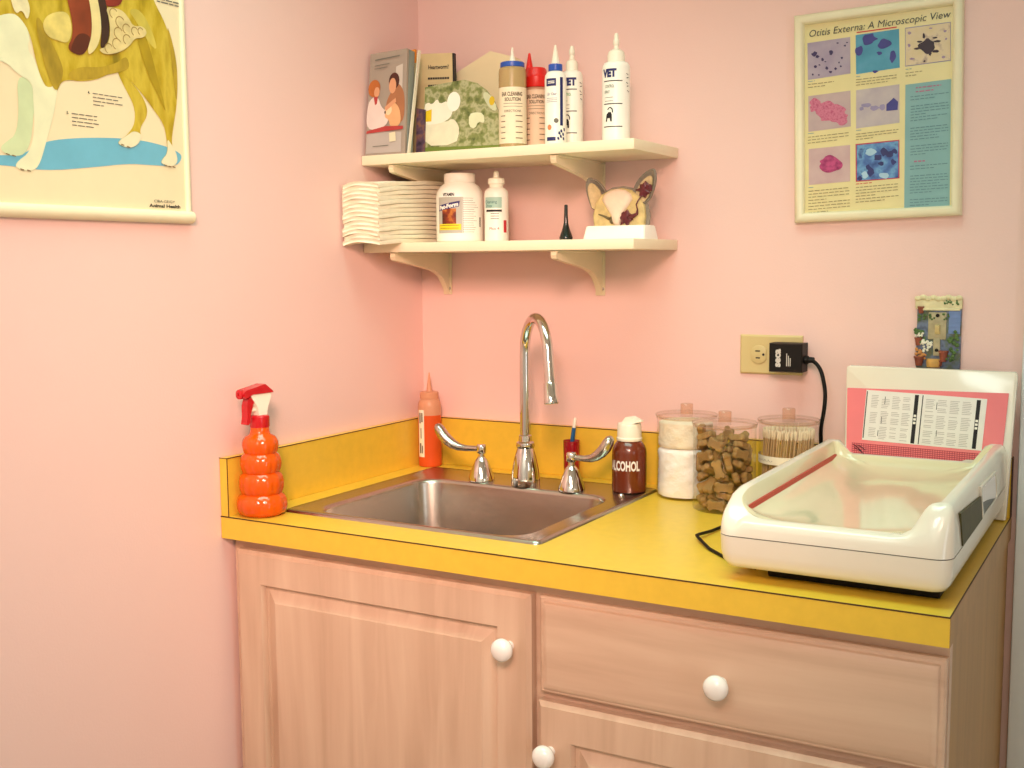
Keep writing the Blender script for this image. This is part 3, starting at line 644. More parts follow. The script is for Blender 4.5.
# ------------------------------------------------------------------ folded paper towels
tw0 = None; NT = 14; th = .0084
for k in range(NT):
    kind = k % 3
    if k < 3:
        b = MB(); rr = random.Random(20+k); x0, x1 = .0065, .0955; nu, nv = 14, 18; y0, y1 = -.284, -.022
        amp = .0042; grid = {}
        for iu in range(nu+1):
            for iv in range(nv+1):
                u, v = iu/nu, iv/nv
                y = y0+(y1-y0)*v+.0025*math.sin(u*9+k)*(1-v)
                fr = (1-smooth01((y-y0)/.09))
                z = fr*(amp*1.6*math.sin(PI*u)-amp*1.5*(1-v*.2))+.0008*math.sin(7*u+11*v)
                grid[iu, iv] = (x0+(x1-x0)*u+.0012*math.sin(9*v+k*2.1), y, z)
        T = [[b.bm.verts.new((p[0], p[1], p[2]+th*.97)) for p in (grid[iu, iv] for iv in range(nv+1))] for iu in range(nu+1)]
        B = [[b.bm.verts.new((p[0]+(.001 if iu == 0 else 0), p[1], p[2]+.0003)) for iv, p in ((iv, grid[iu, iv]) for iv in range(nv+1))] for iu in range(nu+1)]
        for iu in range(nu):
            for iv in range(nv):
                b.bm.faces.new((T[iu][iv], T[iu+1][iv], T[iu+1][iv+1], T[iu][iv+1])); b.bm.faces.new((B[iu][iv], B[iu+1][iv], B[iu+1][iv+1], B[iu][iv+1]))
        # folded edges: a soft middle row pushed out at the sides and a slit at the front
        def edge(seq, dx, dy):
            m = [b.bm.verts.new(((t.co+bb.co)/2+Vector((dx, dy, 0)))) for t, bb in seq]
            for i in range(len(seq)-1):
                b.bm.faces.new((seq[i][0], seq[i+1][0], m[i+1], m[i])); b.bm.faces.new((m[i], m[i+1], seq[i+1][1], seq[i][1]))
        edge([(T[nu][i], B[nu][i]) for i in range(nv+1)], .0008, 0); edge([(T[0][i], B[0][i]) for i in range(nv+1)], -.001, 0)
        edge([(T[i][0], B[i][0]) for i in range(nu+1)], 0, .002); edge([(T[i][nv], B[i][nv]) for i in range(nu+1)], 0, .001)
        o = b.build('paper_towel', TOWEL, ang=50)
        tag(o, 'folded white paper towel in the stack at the left end of the lower shelf', 'paper towel', 'folded paper towels on the lower shelf')
        if k == 0: tw0 = []
        tw0.append(o)
    else:
        o = tw0[kind].copy(); C.objects.link(o)
    tl = .0038*k; o.rotation_euler = (tl, 0, 0)
    o.location = (.0007*math.sin(k*2.3), .0015*math.sin(k*1.7), Z2+.0004+k*th+.284*tl)

# ------------------------------------------------------------------ bottles on the shelves
def bottle(name, label, cat, x, y, z, prof, mat, seg=40, mod=None):
    t = thing(name, label, cat, (x, y, z)); b = MB(); b.lathe(prof, (x, y, z), seg, mod=mod); b.build('body', mat, t); return t
def cyl(t, nm, prof, c, mat, seg=36, mod=None, cap0=True):
    b = MB(); b.lathe(prof, c, seg, mod=mod, cap0=cap0); return b.build(nm, mat, t)
TAN = bpy.data.materials.new('tan liquid seen through plastic'); TAN.use_nodes = True; translucent(TAN, '#d2b27c', .3, .25)
PINKLIQ = bpy.data.materials.new('pinkish frosted plastic'); PINKLIQ.use_nodes = True; translucent(PINKLIQ, '#e3a585', .3, .3)
BLUECAP = M('blue plastic cap', '#2a56b4', .35, var=.03)
REDCAP = M('bright red plastic', '#e2231c', .35, var=.03)
LABELC = M('cream paper label', '#f3e3c4', .6, var=.02)
LABELP = M('pale pink paper label', '#eecbae', .6, var=.02)
WHITEB = M('white bottle plastic', '#fbf8ec', .35, var=.01)
def ear_cleaner(name, label, x, y, r, mat, lab, capmat, capprof, phi, ztop):
    c = (x, y, Z1)
    t = bottle(name, label, 'squeeze bottle', *c, [(.0005, .001), (r-.003, 0), (r, .003), (r, ztop-.012), (r-.001, ztop-.004), (r-.005, ztop)], mat)
    b = MB(); wrap_patch(b, c, r+.0003, phi-1.9, phi+1.9, .012, .118, 36); lb = b.build('label', lab, t, fix=False)
    b = MB(); text_wrap(b, 'EAR CLEANING', c, r+.0006, phi-.05, .105, .0075, r*1.6, bold=.03); text_wrap(b, 'SOLUTION', c, r+.0006, phi, .0950, .0065, r*1.2, bold=.03)
    wrap_lines(b, c, r+.0006, phi-.7, phi+.75, .087, .0815, 2, .0007)
    text_wrap(b, 'DIRECTIONS', c, r+.0006, phi, .073, .0045, r*1.25)
    wrap_lines(b, c, r+.0006, phi-.95, phi-.55, .064, .022, 5, .0014); wrap_lines(b, c, r+.0006, phi+.2, phi+.75, .064, .022, 5, .0014)
    b.build('print', M('dark brown ink', '#5f4630', .6, var=0), lb, fix=False, smooth=False)
    return t, c
ph = CAMDIR(.307, -.13)
t, c = ear_cleaner('squeeze_bottle', 'tan-filled squeeze bottle with blue rimmed neck, nearest the green leaflet', .3065, -.13, .0268, TAN, LABELC, None, None, ph, .158)
cyl(t, 'cap', [(.0225, .157), (.0235, .158), (.0235, .1655), (.0222, .167), (.0005, .1675)], c, BLUECAP)
cyl(t, 'tip', [(.0085, .166), (.0065, .1695), (.003, .183), (.0018, .195), (.0005, .196)], c, WHITEPL, 18)
ph = CAMDIR(.332, -.08)
t, c = ear_cleaner('squeeze_bottle', 'squeeze bottle with tall bright red pointed cap on the upper shelf', .3300, -.076, .0255, PINKLIQ, LABELP, None, None, ph, .125)
cyl(t, 'cap', [(.0235, .124), (.0245, .126), (.0242, .144), (.0205, .149), (.0195, .158), (.017, .162), (.0005, .1625)], c, REDCAP)
cx_, cy_ = c[0]-.0135, c[1]-.004
cyl(t, 'tip', [(.0085, .148), (.0072, .163), (.004, .180), (.0022, .191), (.0005, .192)], (cx_, cy_, Z1), REDCAP, 20)
# white bottle with the blue cap
x, y = .4, -.13; c = (x, y, Z1); ph = CAMDIR(x, y)
t = bottle('squeeze_bottle', 'white bottle with blue cap ring and dark blue label stripe', 'squeeze bottle', *c, [(.0005, .001), (.0185, 0), (.0205, .0025), (.0205, .128), (.0195, .134), (.0165, .1395), (.0125, .142)], WHITEB)
cyl(t, 'cap', [(.0125, .1425), (.0135, .1435), (.0135, .154), (.0125, .155), (.0005, .1555)], c, BLUECAP, 30, mod=lambda a, z: 1+.015*math.cos(24*a))
cyl(t, 'tip', [(.0085, .155), (.007, .163), (.0035, .182), (.0022, .1905), (.0005, .191)], c, WHITEPL, 20)
b = MB(); R = .0208; wrap_patch(b, c, R, ph-.95, ph+.05, .113, .127, 10); wrap_patch(b, c, R, ph+.42, ph+.72, .04, .129, 6)
wrap_patch(b, c, R, ph-.9, ph+.0, .012, .019, 8)
for u, v in ((.2, .016), (.45, .02), (.7, .024), (.5, .03), (.85, .033), (.3, .026), (.75, .016)): wrap_poly(b, c, R, ph+u, v, [(.003*math.cos(i*1.257)+.0005*i, .0035*math.sin(i*1.257)) for i in range(5)])
text_wrap(b, 'Ear Clear', c, R, ph-.35, .0985, .005, .019, shear=.2)
wrap_lines(b, c, R, ph-.9, ph+.15, .0905, .084, 3, .0006)
b.build('print', NAVY, t, fix=False, smooth=False)
b = MB(); wrap_lines(b, c, .0210, ph-.75, ph-.1, .1215, .1185, 2, .0016); b.build('lettering', WHITEINK, t, fix=False, smooth=False)
b = MB(); wrap_poly(b, c, R, ph+.05, .049, [(.0045*math.cos(i*.5236), .0045*math.sin(i*.5236)) for i in range(12)]); b.build('seal', GREYINK, t, fix=False)
b = MB(); wrap_poly(b, c, R, ph-.6, .037, [(.0045*math.cos(i*.5236), .0052*math.sin(i*.5236)) for i in range(12)]); b.build('seal', M('orange ink', '#e08a5a', .5, var=0), t, fix=False)
# the white bottle half behind it and the one standing alone
GREENINK = M('green ink', '#3aa04c', .5, var=0); DKGREEN = M('dark green ink', '#3f5f46', .5, var=0)
def vet_bottle(x, y, r, label, hide, ztip):
    c = (x, y, Z1); ph = CAMDIR(x, y)
    t = bottle('squeeze_bottle', label, 'squeeze bottle', *c, [(.0005, .001), (r-.002, 0), (r, .0025), (r, .138), (r-.001, .143), (r-.004, .1475), (r-.009, .1495)], WHITEB)
    cyl(t, 'cap', [(r-.0105, .149), (r-.0095, .150), (r-.0095, .1615), (r-.0115, .168), (r-.0165, .1715), (.0048, .173)], c, WHITEPL, 32)
    cyl(t, 'tip', [(.0052, .172), (.0044, .179), (.0058, .1815), (.0056, .189), (.0042, .192), (.004, ztip-.004), (.003, ztip), (.0005, ztip+.0005)], c, WHITEPL, 20)
    R = r+.0003
    b = MB()
    text_wrap(b, 'VET', c, R, ph-(.55 if not hide else .3), .1275, .0135, .030, bold=.07)
    b.build('lettering', NAVY, t, fix=False, smooth=False)
    b = MB(); 
    for z in (.112, .071, .030): wrap_patch(b, c, R, ph-1.0, ph+.45, z, z+.0017, 12)
    # little standing animal mark
    m = [(-.008, -.012), (-.005, -.012), (-.004, -.006), (.001, -.006), (.002, -.012), (.005, -.012), (.005, 0), (.003, .005), (-.002, .005), (-.006, .001), (-.007, -.004)]
    wrap_poly(b, c, R, ph-.5, .052, m)
    hook = [(.006*math.cos(a), .0075*math.sin(a)) for a in [PI*i/8-.4 for i in range(9)]]+[(.004*math.cos(a), .0055*math.sin(a)) for a in [PI*i/8-.4 for i in range(8, -1, -1)]]
    wrap_poly(b, c, R, ph-.45, .0585, hook)
    for i, (u, v) in enumerate(((.9, .126), (.93, .118), (.9, .11), (.95, .103), (.98, .096))):
        wrap_poly(b, c, R, ph+u, v, [(-.003, .0012), (.003, .002*((i % 2)*2-1)), (.003, .002*((i % 2)*2-1)-.001), (-.003, -.0004)])
    wrap_lines(b, c, R, ph-.9, ph+.3, .0835, .077, 2, .0007, random.Random(2))
    b.build('print', BLACKINK, t, fix=False, smooth=False)
    b = MB(); text_wrap(b, 'CONTROL', c, R, ph-.5, .1035, .0055, .019, bold=.01); text_wrap(b, 'SPRAY' if not hide else 'GEL', c, R, ph-.7, .0935, .0055, .0115, bold=.01)
    b.build('lettering', GREENINK if hide else DKGREEN, t, fix=False, smooth=False)
vet_bottle(.521, -.12, .0258, 'tall white bottle with pointed white tip standing alone at right of the upper shelf', 0, .2015)
vet_bottle(.4075, -.076, .0213, 'plain white tipped bottle half hidden behind the blue-capped one', 1, .197)
# pill bottle with the dog label
x, y = .1800, -.125; c = (x, y, Z2); ph = CAMDIR(x, y)
t = bottle('pill_bottle', 'big white tablet bottle with grey and yellow picture label beside the paper towels', 'pill bottle', *c, [(.0005, .001), (.044, 0), (.0472, .003), (.0475, .008), (.0475, .090), (.0455, .101), (.039, .111), (.032, .1165), (.0295, .1185)], WHITEB, 56)
cyl(t, 'cap', [(.0305, .1185), (.0312, .1195), (.0312, .1345), (.0298, .1365), (.0005, .137)], c, M('dull white plastic', '#efe6d8', .45), 48, mod=lambda a, z: 1+.006*math.cos(60*a))
R = .0478; a0 = ph-1.06
b = MB(); wrap_patch(b, c, R, a0, a0+1.15, .018, .0885, 20); lb = b.build('label', M('silver grey label', '#b9b2a6', .5), t, fix=False)
b = MB(); wrap_patch(b, c, R+.0002, a0+.05, a0+1.1, .024, .036, 14); b.build('label_band', M('yellow label band', '#f1d11c', .5), lb, fix=False)
b = MB(); wrap_poly(b, c, R+.0003, a0+.54, .0705, [(-.025, -.0095), (.023, -.001), (.025, .0105), (-.023, .002)]); b.build('label_band', M('purple label band', '#2f2566', .5), lb, fix=False)
b = MB(); V_, F_ = cut2d(*text2d('Pet-Form', .0078, .043, bold=.05), .0025); b.add(V_, F_, lambda p: Vector((c[0]+(R+.0006)*math.cos(a0+.54+p[0]/R), c[1]+(R+.0006)*math.sin(a0+.54+p[0]/R), c[2]+.0712+p[1]+p[0]*.178))); b.build('lettering', WHITEINK, lb, fix=False, smooth=False)
b = MB(); wrap_patch(b, c, R+.0002, a0+.24, a0+.9, .036, .066, 10); b.build('picture', ramp_mat('brown dog picture', [(.3, '#3a1208'), (.5, '#8a2f12'), (.62, '#c7742e'), (.75, '#5a1a1a')], 60), lb, fix=False)
b = MB(); wrap_lines(b, c, R+.0003, a0+.1, a0+1.0, .033, .0275, 2, .0008); text_wrap(b, 'VITAMIN', c, R-.0003, a0+.55, .0935, .006, .026, bold=.04); b.build('print', BLACKINK, lb, fix=False, smooth=False)
b = MB(); wrap_lines(b, c, R, ph+.12, ph+.85, .086, .02, 16, .0006, random.Random(6)); wrap_patch(b, c, R, a0+1.17, a0+1.19, .018, .0885, 2); b.build('print', GREYINK, t, fix=False)
b = MB()
for i in range(9): wrap_patch(b, c, R, ph+.92+i*.013, ph+.927+i*.013, .03, .049, 2)
b.build('print', BLACKINK, t, fix=False)
# dropper bottle
x, y = .261, -.118; c = (x, y, Z2); ph = CAMDIR(x, y)
t = bottle('dropper_bottle', 'slim white dropper bottle with pale teal label on the lower shelf', 'bottle', *c, [(.0005, .001), (.0215, 0), (.0238, .0025), (.0238, .094), (.0225, .0995), (.018, .1045), (.0125, .107)], WHITEB)
cyl(t, 'cap', [(.0135, .106), (.0138, .112), (.0165, .114), (.0165, .1225), (.0145, .1245), (.0065, .126)], c, WHITEPL, 30)
cyl(t, 'tip', [(.0062, .1255), (.0055, .132), (.0048, .137), (.003, .1385), (.0005, .139)], c, WHITEPL, 20)
R = .0241
b = MB(); wrap_patch(b, c, R, ph-1.1, ph+.45, .066, .087, 14); b.build('label', M('pale teal label', '#a9cdbf', .5), t, fix=False)
b = MB(); wrap_patch(b, c, R+.0002, ph-.95, ph+.45, .0585, .0625, 14); wrap_lines(b, c, R, ph-.5, ph+.2, .055, .045, 3, .0009); b.build('print', BLACKINK, t, fix=False)
b = MB(); text_wrap(b, 'Cleansing', c, R+.0003, ph-.5, .078, .006, .026); text_wrap(b, 'Drops', c, R+.0003, ph-.65, .0705, .0055, .014); b.build('lettering', M('deep teal ink', '#2f6f6a', .5, var=0), t, fix=False, smooth=False)
b = MB(); wrap_patch(b, c, R, ph+.62, ph+.95, .018, .042, 5); text_wrap(b, 'Plus 4', c, R, ph-.2, .026, .005, .02); b.build('print', REDINK, t, fix=False, smooth=False)
# otoscope cone
x, y = .4165, -.12; c = (x, y, Z2)
b = MB(); b.lathe([(.0005, .0005), (.0118, 0), (.0125, .0015), (.0128, .0065), (.0118, .0085), (.0105, .013), (.0068, .023), (.0044, .034), (.0036, .05), (.0034, .067), (.0024, .068), (.0018, .066)], c, 32)
o = recenter(b.build('otoscope_cone', M('dark green black plastic', '#0f1d17', .2, var=.05, coat=.3))); tag(o, 'small dark pointed plastic ear cone between dropper bottle and ear model', 'ear cone')
# ------------------------------------------------------------------ ear model: sectioned animal head on a white base
em = thing('ear_model', 'anatomical animal head model with pointed ears and dark red ear canal on white base', 'anatomical model', (.53, -.12, Z2))
EX, EY, EZ = .5305, -.12, Z2
b = MB(); b.rings([rrect(EX-.0625, EX+.0625, EY-.034, EY+.034, .006, EZ), rrect(EX-.0625, EX+.0625, EY-.034, EY+.034, .006, EZ+.003), rrect(EX-.0595, EX+.0595, EY-.027, EY+.027, .005, EZ+.0235), rrect(EX-.0580, EX+.0580, EY-.025, EY+.025, .005, EZ+.0255)]); b.build('base', WHITEB, em)
GREYF = M('grey painted fur', '#8f8678', .7, var=.15, scale=150, bump=.2, bscale=500); OCHRE = M('yellow ochre painted muscle', '#d8c284', .6, var=.16, scale=90, bump=.2)
PINKB = M('pale pink painted bone', '#f6dfc6', .6, var=.05, scale=80); BLOOD = M('dark red painted canal', '#5e1420', .35, var=.2, scale=120, coat=.3)
EARIN = M('pale inner ear', '#d2bb8c', .7, var=.12, scale=120)
hb = EZ+.0255
O = Vector((EX-.001, EY, hb))
def outl(pts): return [O+Vector((p[0], 0, p[1])) for p in pts]
# back shell, a rounded half head in grey, cut flat at the front
b = MB(); rs = []
hp = [(-.054, 0), (-.056, .02), (-.05, .045), (-.036, .062), (-.016, .0715), (.006, .0735), (.026, .069), (.044, .056), (.056, .038), (.060, .018), (.058, 0)]
for k in range(7):
    t = k/6; s_ = math.cos(t*PI/2*.93); rs.append([O+Vector((p[0]*(s_*.98+.02), .002+.022*math.sin(t*PI/2), p[1]*(s_*.9+.1))) for p in hp])
b.rings(rs); b.build('back_shell', GREYF, em)
# cut face in ochre
fp = [(-.051, 0), (-.053, .02), (-.048, .042), (-.036, .058), (-.016, .067), (.006, .069), (.024, .065), (.04, .053), (.05, .036), (.052, .018), (.050, 0)]
b = MB(); rs = [[O+Vector((p[0], .002, p[1])) for p in fp], [O+Vector((p[0], -.005, p[1])) for p in fp], [O+Vector((p[0]*.95, -.0075, p[1]*.97)) for p in fp]]
b.rings(rs); b.build('muscle', OCHRE, em)
# skull: pink dome narrowing between the ear drums
kx_ = 1.14
kp = [(-.004, 0), (-.009, .006), (-.012, .018), (-.021, .034), (-.0285, .047), (-.025, .056), (-.015, .0635), (-.001, .0665), (.013, .0635), (.0225, .056), (.025, .047), (.017, .034), (.008, .02), (.004, .006), (.003, 0)]
kp = [(p[0]*kx_, p[1]*1.02) for p in kp]
b = MB(); b.rings([[O+Vector((p[0], -.007, p[1])) for p in kp], [O+Vector((p[0], -.010, p[1])) for p in kp], [O+Vector((p[0]*.8-.0005, -.0145, .035+(p[1]-.035)*.86)) for p in kp], [O+Vector((p[0]*.4-.0005, -.0165, .035+(p[1]-.035)*.5)) for p in kp]]); b.build('skull', PINKB, em, ang=60)
def ear(pts, inner, nm):
    bx_, bz_ = (-.034, .045) if nm == 0 else (.042, .045)
    pts = chaikin([(bx_+(p[0]-bx_)*(1.22 if nm == 0 else 1.1), bz_+(p[1]-bz_)*1.1) for p in pts], 1); inner = chaikin([(bx_+(p[0]-bx_)*(1.22 if nm == 0 else 1.1), bz_+(p[1]-bz_)*1.1) for p in inner], 1)
    cxm = sum(p[0] for p in pts)/len(pts); czm = sum(p[1] for p in pts)/len(pts)
    def R_(k, y): return [O+Vector((cxm+(p[0]-cxm)*k, y, czm+(p[1]-czm)*k)) for p in pts]
    b = MB(); b.rings([R_(.55, .017), R_(.85, .012), R_(1, .003), R_(1, -.001), R_(.93, -.003), R_(.8, .001), R_(.45, .005)]); o = b.build('ear', GREYF, em, ang=60)
    ci = sum(p[0] for p in inner)/len(inner); cz = sum(p[1] for p in inner)/len(inner)
    b = MB(); b.rings([[O+Vector((p[0], -.0005, p[1])) for p in inner], [O+Vector((p[0], -.0042, p[1])) for p in inner], [O+Vector((ci+(p[0]-ci)*.6, -.001, cz+(p[1]-cz)*.6)) for p in inner]]); b.build('inner_ear', EARIN, o, ang=60)
ear([(-.052, .03), (-.060, .05), (-.0645, .07), (-.0630, .083), (-.0575, .0885), (-.045, .083), (-.033, .07), (-.027, .056), (-.036, .036)], [(-.050, .03), (-.057, .052), (-.060, .07), (-.055, .079), (-.046, .074), (-.037, .062), (-.036, .042)], 0)
ear([(.026, .056), (.031, .072), (.042, .086), (.056, .0955), (.066, .0975), (.0685, .09), (.068, .074), (.063, .058), (.056, .042), (.036, .036)], [(.032, .05), (.037, .066), (.046, .078), (.058, .086), (.0635, .084), (.0635, .068), (.058, .052), (.046, .04)], 1)
b = MB()
rr = random.Random(3)
def blob(cx, cz, r, n, y):
    pts = []
    for i in range(n*2):
        a = PI*i/n; k = r*(1.15 if i % 2 else .72)*(1+.2*rr.uniform(-1, 1)); pts.append((cx+k*math.cos(a), cz+k*math.sin(a)))
    b.rings([[O+Vector((p[0], y, p[1])) for p in pts], [O+Vector((p[0], y-.003, p[1])) for p in pts], [O+Vector((cx+(p[0]-cx)*.5, y-.0055, cz+(p[1]-cz)*.5)) for p in pts]])
blob(.0495, .0645, .0135, 7, -.003); blob(.0585, .068, .0085, 5, -.003); blob(.016, .0145, .0135, 7, -.008); blob(.023, .015, .008, 5, -.008)
b.tube([O+Vector(p) for p in ((.048, -.006, .056), (.041, -.0095, .046), (.037, -.0105, .038), (.0395, -.0105, .029), (.0385, -.0105, .021), (.031, -.0105, .017), (.022, -.0105, .015))], [.0012, .0012, .0013, .0014, .0028, .004, .0045], 10)
b.build('ear_canal', BLOOD, em)
b = MB(); b.sphere(O+Vector((-.0125, -.0085, .011)), .006, sc=(.9, .6, 1.25)); b.tube([O+Vector(p) for p in ((-.04, -.0085, .022), (-.028, -.009, .018), (-.018, -.009, .013))], [.0012, .0018, .003], 8); b.build('ear_drum', M('olive brown painted bulla', '#6d6040', .5, var=.2), em)

# ------------------------------------------------------------------ leaflets on the upper shelf
GREYCOV = M('grey printed cover', '#a39486', .45, var=.05, scale=12); ACRY = clear('clear acrylic sheet', '#f2f2e6', rough=.05, haze=.25)
def leaf_frame(p00, p10, p11, p01):
    """bilinear map on a leaning rectangle"""
    a, b_, c_, d_ = map(Vector, (p00, p10, p11, p01))
    return lambda u, v, n=0: (a*(1-u)*(1-v)+b_*u*(1-v)+c_*u*v+d_*(1-u)*v)+(b_-a).cross(d_-a).normalized()*n
def slab(F, n0, n1, pts=None):
    pts = pts or [(0, 0), (1, 0), (1, 1), (0, 1)]; b = MB(); b.rings([[F(u, v, n0) for u, v in pts], [F(u, v, n1) for u, v in pts]]); return b
def art(F, parent, polys, n=.0007):
    for nm, m, pts in polys:
        if nm.split('_')[-1] in ('jumper', 'coat', 'dog', 'flower', 'cat', 'collar') and len(pts) > 4: pts = chaikin(pts, 1 if 'cat' in nm or 'flower' in nm else 2)
        b = MB(); b.sheet([F(u, v, n) for u, v in pts]); b.build(nm, m, parent, fix=False, smooth=False); n += .00012
def ell(cx, cy, rx, ry, n=16, a0=0, a1=2*PI): return [(cx+rx*math.cos(a0+(a1-a0)*i/n), cy+ry*math.sin(a0+(a1-a0)*i/n)) for i in range(n+(0 if abs(a1-a0-2*PI) < .01 else 1))]
SKIN = M('printed skin tone', '#d99a72', .5, var=.05); HAIRB = M('printed auburn hair', '#b4642c', .5, var=.15); HAIRD = M('printed dark hair', '#4a1e14', .5, var=.15)
COATW = M('printed white coat', '#e3cfc6', .5, var=.05); TANSH = M('printed tan jumper', '#a86d48', .5, var=.08); DOGC = M('printed pale dog', '#dfa877', .5, var=.1); REDSTRIP = M('printed red table', '#b23a38', .5, var=.05); LTGREY = M('printed light grey', '#b7aca4', .5, var=.03)
F = leaf_frame((.0055, -.204, Z1+.0005), (.1005, -.200, Z1+.0005), (.0965, -.180, Z1+.207), (.0095, -.184, Z1+.203))
lf = thing('leaflet', 'grey leaflet showing two women and a dog, at the left end of the upper shelf', 'leaflet', (.058, -.19, Z1))
cv = slab(F, -.006, 0).build('cover', GREYCOV, lf, smooth=False)
art(F, cv, [
    ('picture_panel', LTGREY, [(.02, .02), (.9, .02), (.9, .21), (.02, .24)]),
    ('picture_window', M('printed window', '#c9bdb0', .5, var=.03), [(.72, .55), (.9, .55), (.9, .86), (.72, .84)]),
    ('picture_jumper', TANSH, [(.5, .36), (.95, .26), (.98, .55), (.86, .66), (.74, .68), (.6, .6), (.48, .5)]),
    ('picture_hair', HAIRD, ell(.68, .70, .13, .075)+[(.88, .6), (.95, .55), (.9, .68)] if False else ell(.68, .705, .14, .08)),
    ('picture_face', SKIN, ell(.645, .66, .095, .075)),
    ('picture_hair', HAIRB, ell(.16, .655, .16, .085)),
    ('picture_face', SKIN, ell(.235, .615, .075, .05)),
    ('picture_coat', COATW, [(0, .24), (.48, .26), (.6, .36), (.5, .42), (.36, .47), (.28, .57), (.12, .57), (0, .5)]),
    ('picture_collar', REDSTRIP, [(.16, .57), (.27, .57), (.25, .50), (.2, .49)]),
    ('picture_dog', DOGC, [(.46, .36), (.5, .44), (.6, .5), (.72, .5), (.86, .43), (.9, .27), (.62, .26), (.58, .34)]),
    ('picture_dog', M('printed dog muzzle', '#f0cfa4', .5, var=.05), ell(.56, .43, .09, .05)),
    ('picture_nose', HAIRD, ell(.48, .41, .022, .016, 8)),
    ('picture_arm', SKIN, [(.46, .46), (.74, .54), (.76, .5), (.5, .42)]),
    ('picture_strip', REDSTRIP, [(.02, .215), (.95, .235), (.95, .265), (.5, .275), (.02, .24)]),
    ('picture_badge', M('printed cream badge', '#e0d6b4', .5, var=.05), [(.62, .12), (.78, .125), (.76, .215), (.6, .205)]),
    ('print', GREYINK, [(.15, .925), (.82, .935), (.82, .945), (.15, .935)]),
    ('print', GREYINK, [(.15, .87), (.55, .875), (.55, .881), (.15, .876)]),
    ('print', GREYINK, [(.15, .84), (.5, .845), (.5, .851), (.15, .846)]),
    ('print', GREYINK, [(.2, .08), (.6, .085), (.6, .092), (.2, .087)])])
# more leaflets behind it, held by a clear stand
F2 = leaf_frame((.014, -.1965, Z1+.0005), (.1015, -.1925, Z1+.0005), (.0965, -.1725, Z1+.206), (.016, -.1765, Z1+.203))
o = slab(F2, -.019, 0).build('leaflet', M('teal grey leaflet edges', '#8b938a', .5, var=.12, scale=25, stretch=(1, 1, .3)), smooth=False); recenter(o); tag(o, 'teal-edged bundle of leaflets right behind the grey leaflet', 'leaflet')
b = MB(); b.mi = 0
p = [F2(.82, .9, -.0202), F2(1.0, .9, -.0202), F2(1.0, 1.028, -.0202), F2(.82, 1.022, -.0202)]; w = [v+Vector((0, .006, 0)) for v in p]; b.rings([p, w])
o = recenter(b.build('leaflet', M('orange card', '#e08a2c', .5, var=.04), smooth=False)); tag(o, 'orange card tip sticking up above the grey leaflet', 'card')
b = MB(); b.rings([[Vector(p) for p in ((.1035, -.197, Z1+.0004), (.1060, -.197, Z1+.0004), (.1060, -.189, Z1+.0004), (.1035, -.189, Z1+.0004))], [Vector(p) for p in ((.0998, -.1480, Z1+.208), (.1021, -.1480, Z1+.208), (.1021, -.140, Z1+.208), (.0998, -.140, Z1+.208))]])
o = b.build('leaflet_stand', M('milky acrylic edge', '#ece3cc', .25, var=.02, coat=.4), smooth=False)
recenter(o); tag(o, 'narrow milky upright of the leaflet stand between the grey leaflet and the cream booklet', 'leaflet stand')
# cream booklet with rows of dark print
F3 = leaf_frame((.052, -.112, Z1+.0005), (.156, -.100, Z1+.0005), (.150, -.094, Z1+.206), (.050, -.106, Z1+.211))
bk = thing('booklet', 'cream booklet with dark printed lines, partly hidden behind the green leaflet', 'booklet', (.1, -.1, Z1))
slab(F3, -.010, -.0008).build('pages', M('black booklet spine', '#1d1816', .5, var=.05), bk, smooth=False)
cv = slab(F3, -.0008, .0006, [(0, 0), (.965, 0), (.965, 1), (0, 1)]).build('cover', M('cream booklet cover', '#d8c08e', .5, var=.04), bk, smooth=False)
b = MB()
text_flat(b, 'Heartworm?', F3(.66, .87, .0009), F3(1, .87)-F3(0, .87), Vector((0, 0, 1)), .0085, .046, bold=.015)
for z_, u0, u1, h in ((.75, .42, .9, .02), (.68, .42, .86, .02), (.62, .42, .7, .012)):
    for i in range(9):
        u = u0+(u1-u0)*i/9; b.sheet([F3(u, z_, .001), F3(u+(u1-u0)/11, z_, .001), F3(u+(u1-u0)/11, z_+h, .001), F3(u, z_+h, .001)])
b.build('print', BLACKINK, cv, fix=False, smooth=False)
# purple-dark card between stand and green leaflet
F5 = leaf_frame((.098, -.158, Z1+.0005), (.1165, -.154, Z1+.0005), (.1165, -.150, Z1+.09), (.098, -.154, Z1+.094))
o = slab(F5, -.004, 0).build('card', ramp_mat('dark purple printed card', [(.35, '#2a1a2c'), (.5, '#54384e'), (.65, '#8a5a3a')], 60), smooth=False); recenter(o); tag(o, 'dark purple printed card between the milky stand upright and the green leaflet', 'card')
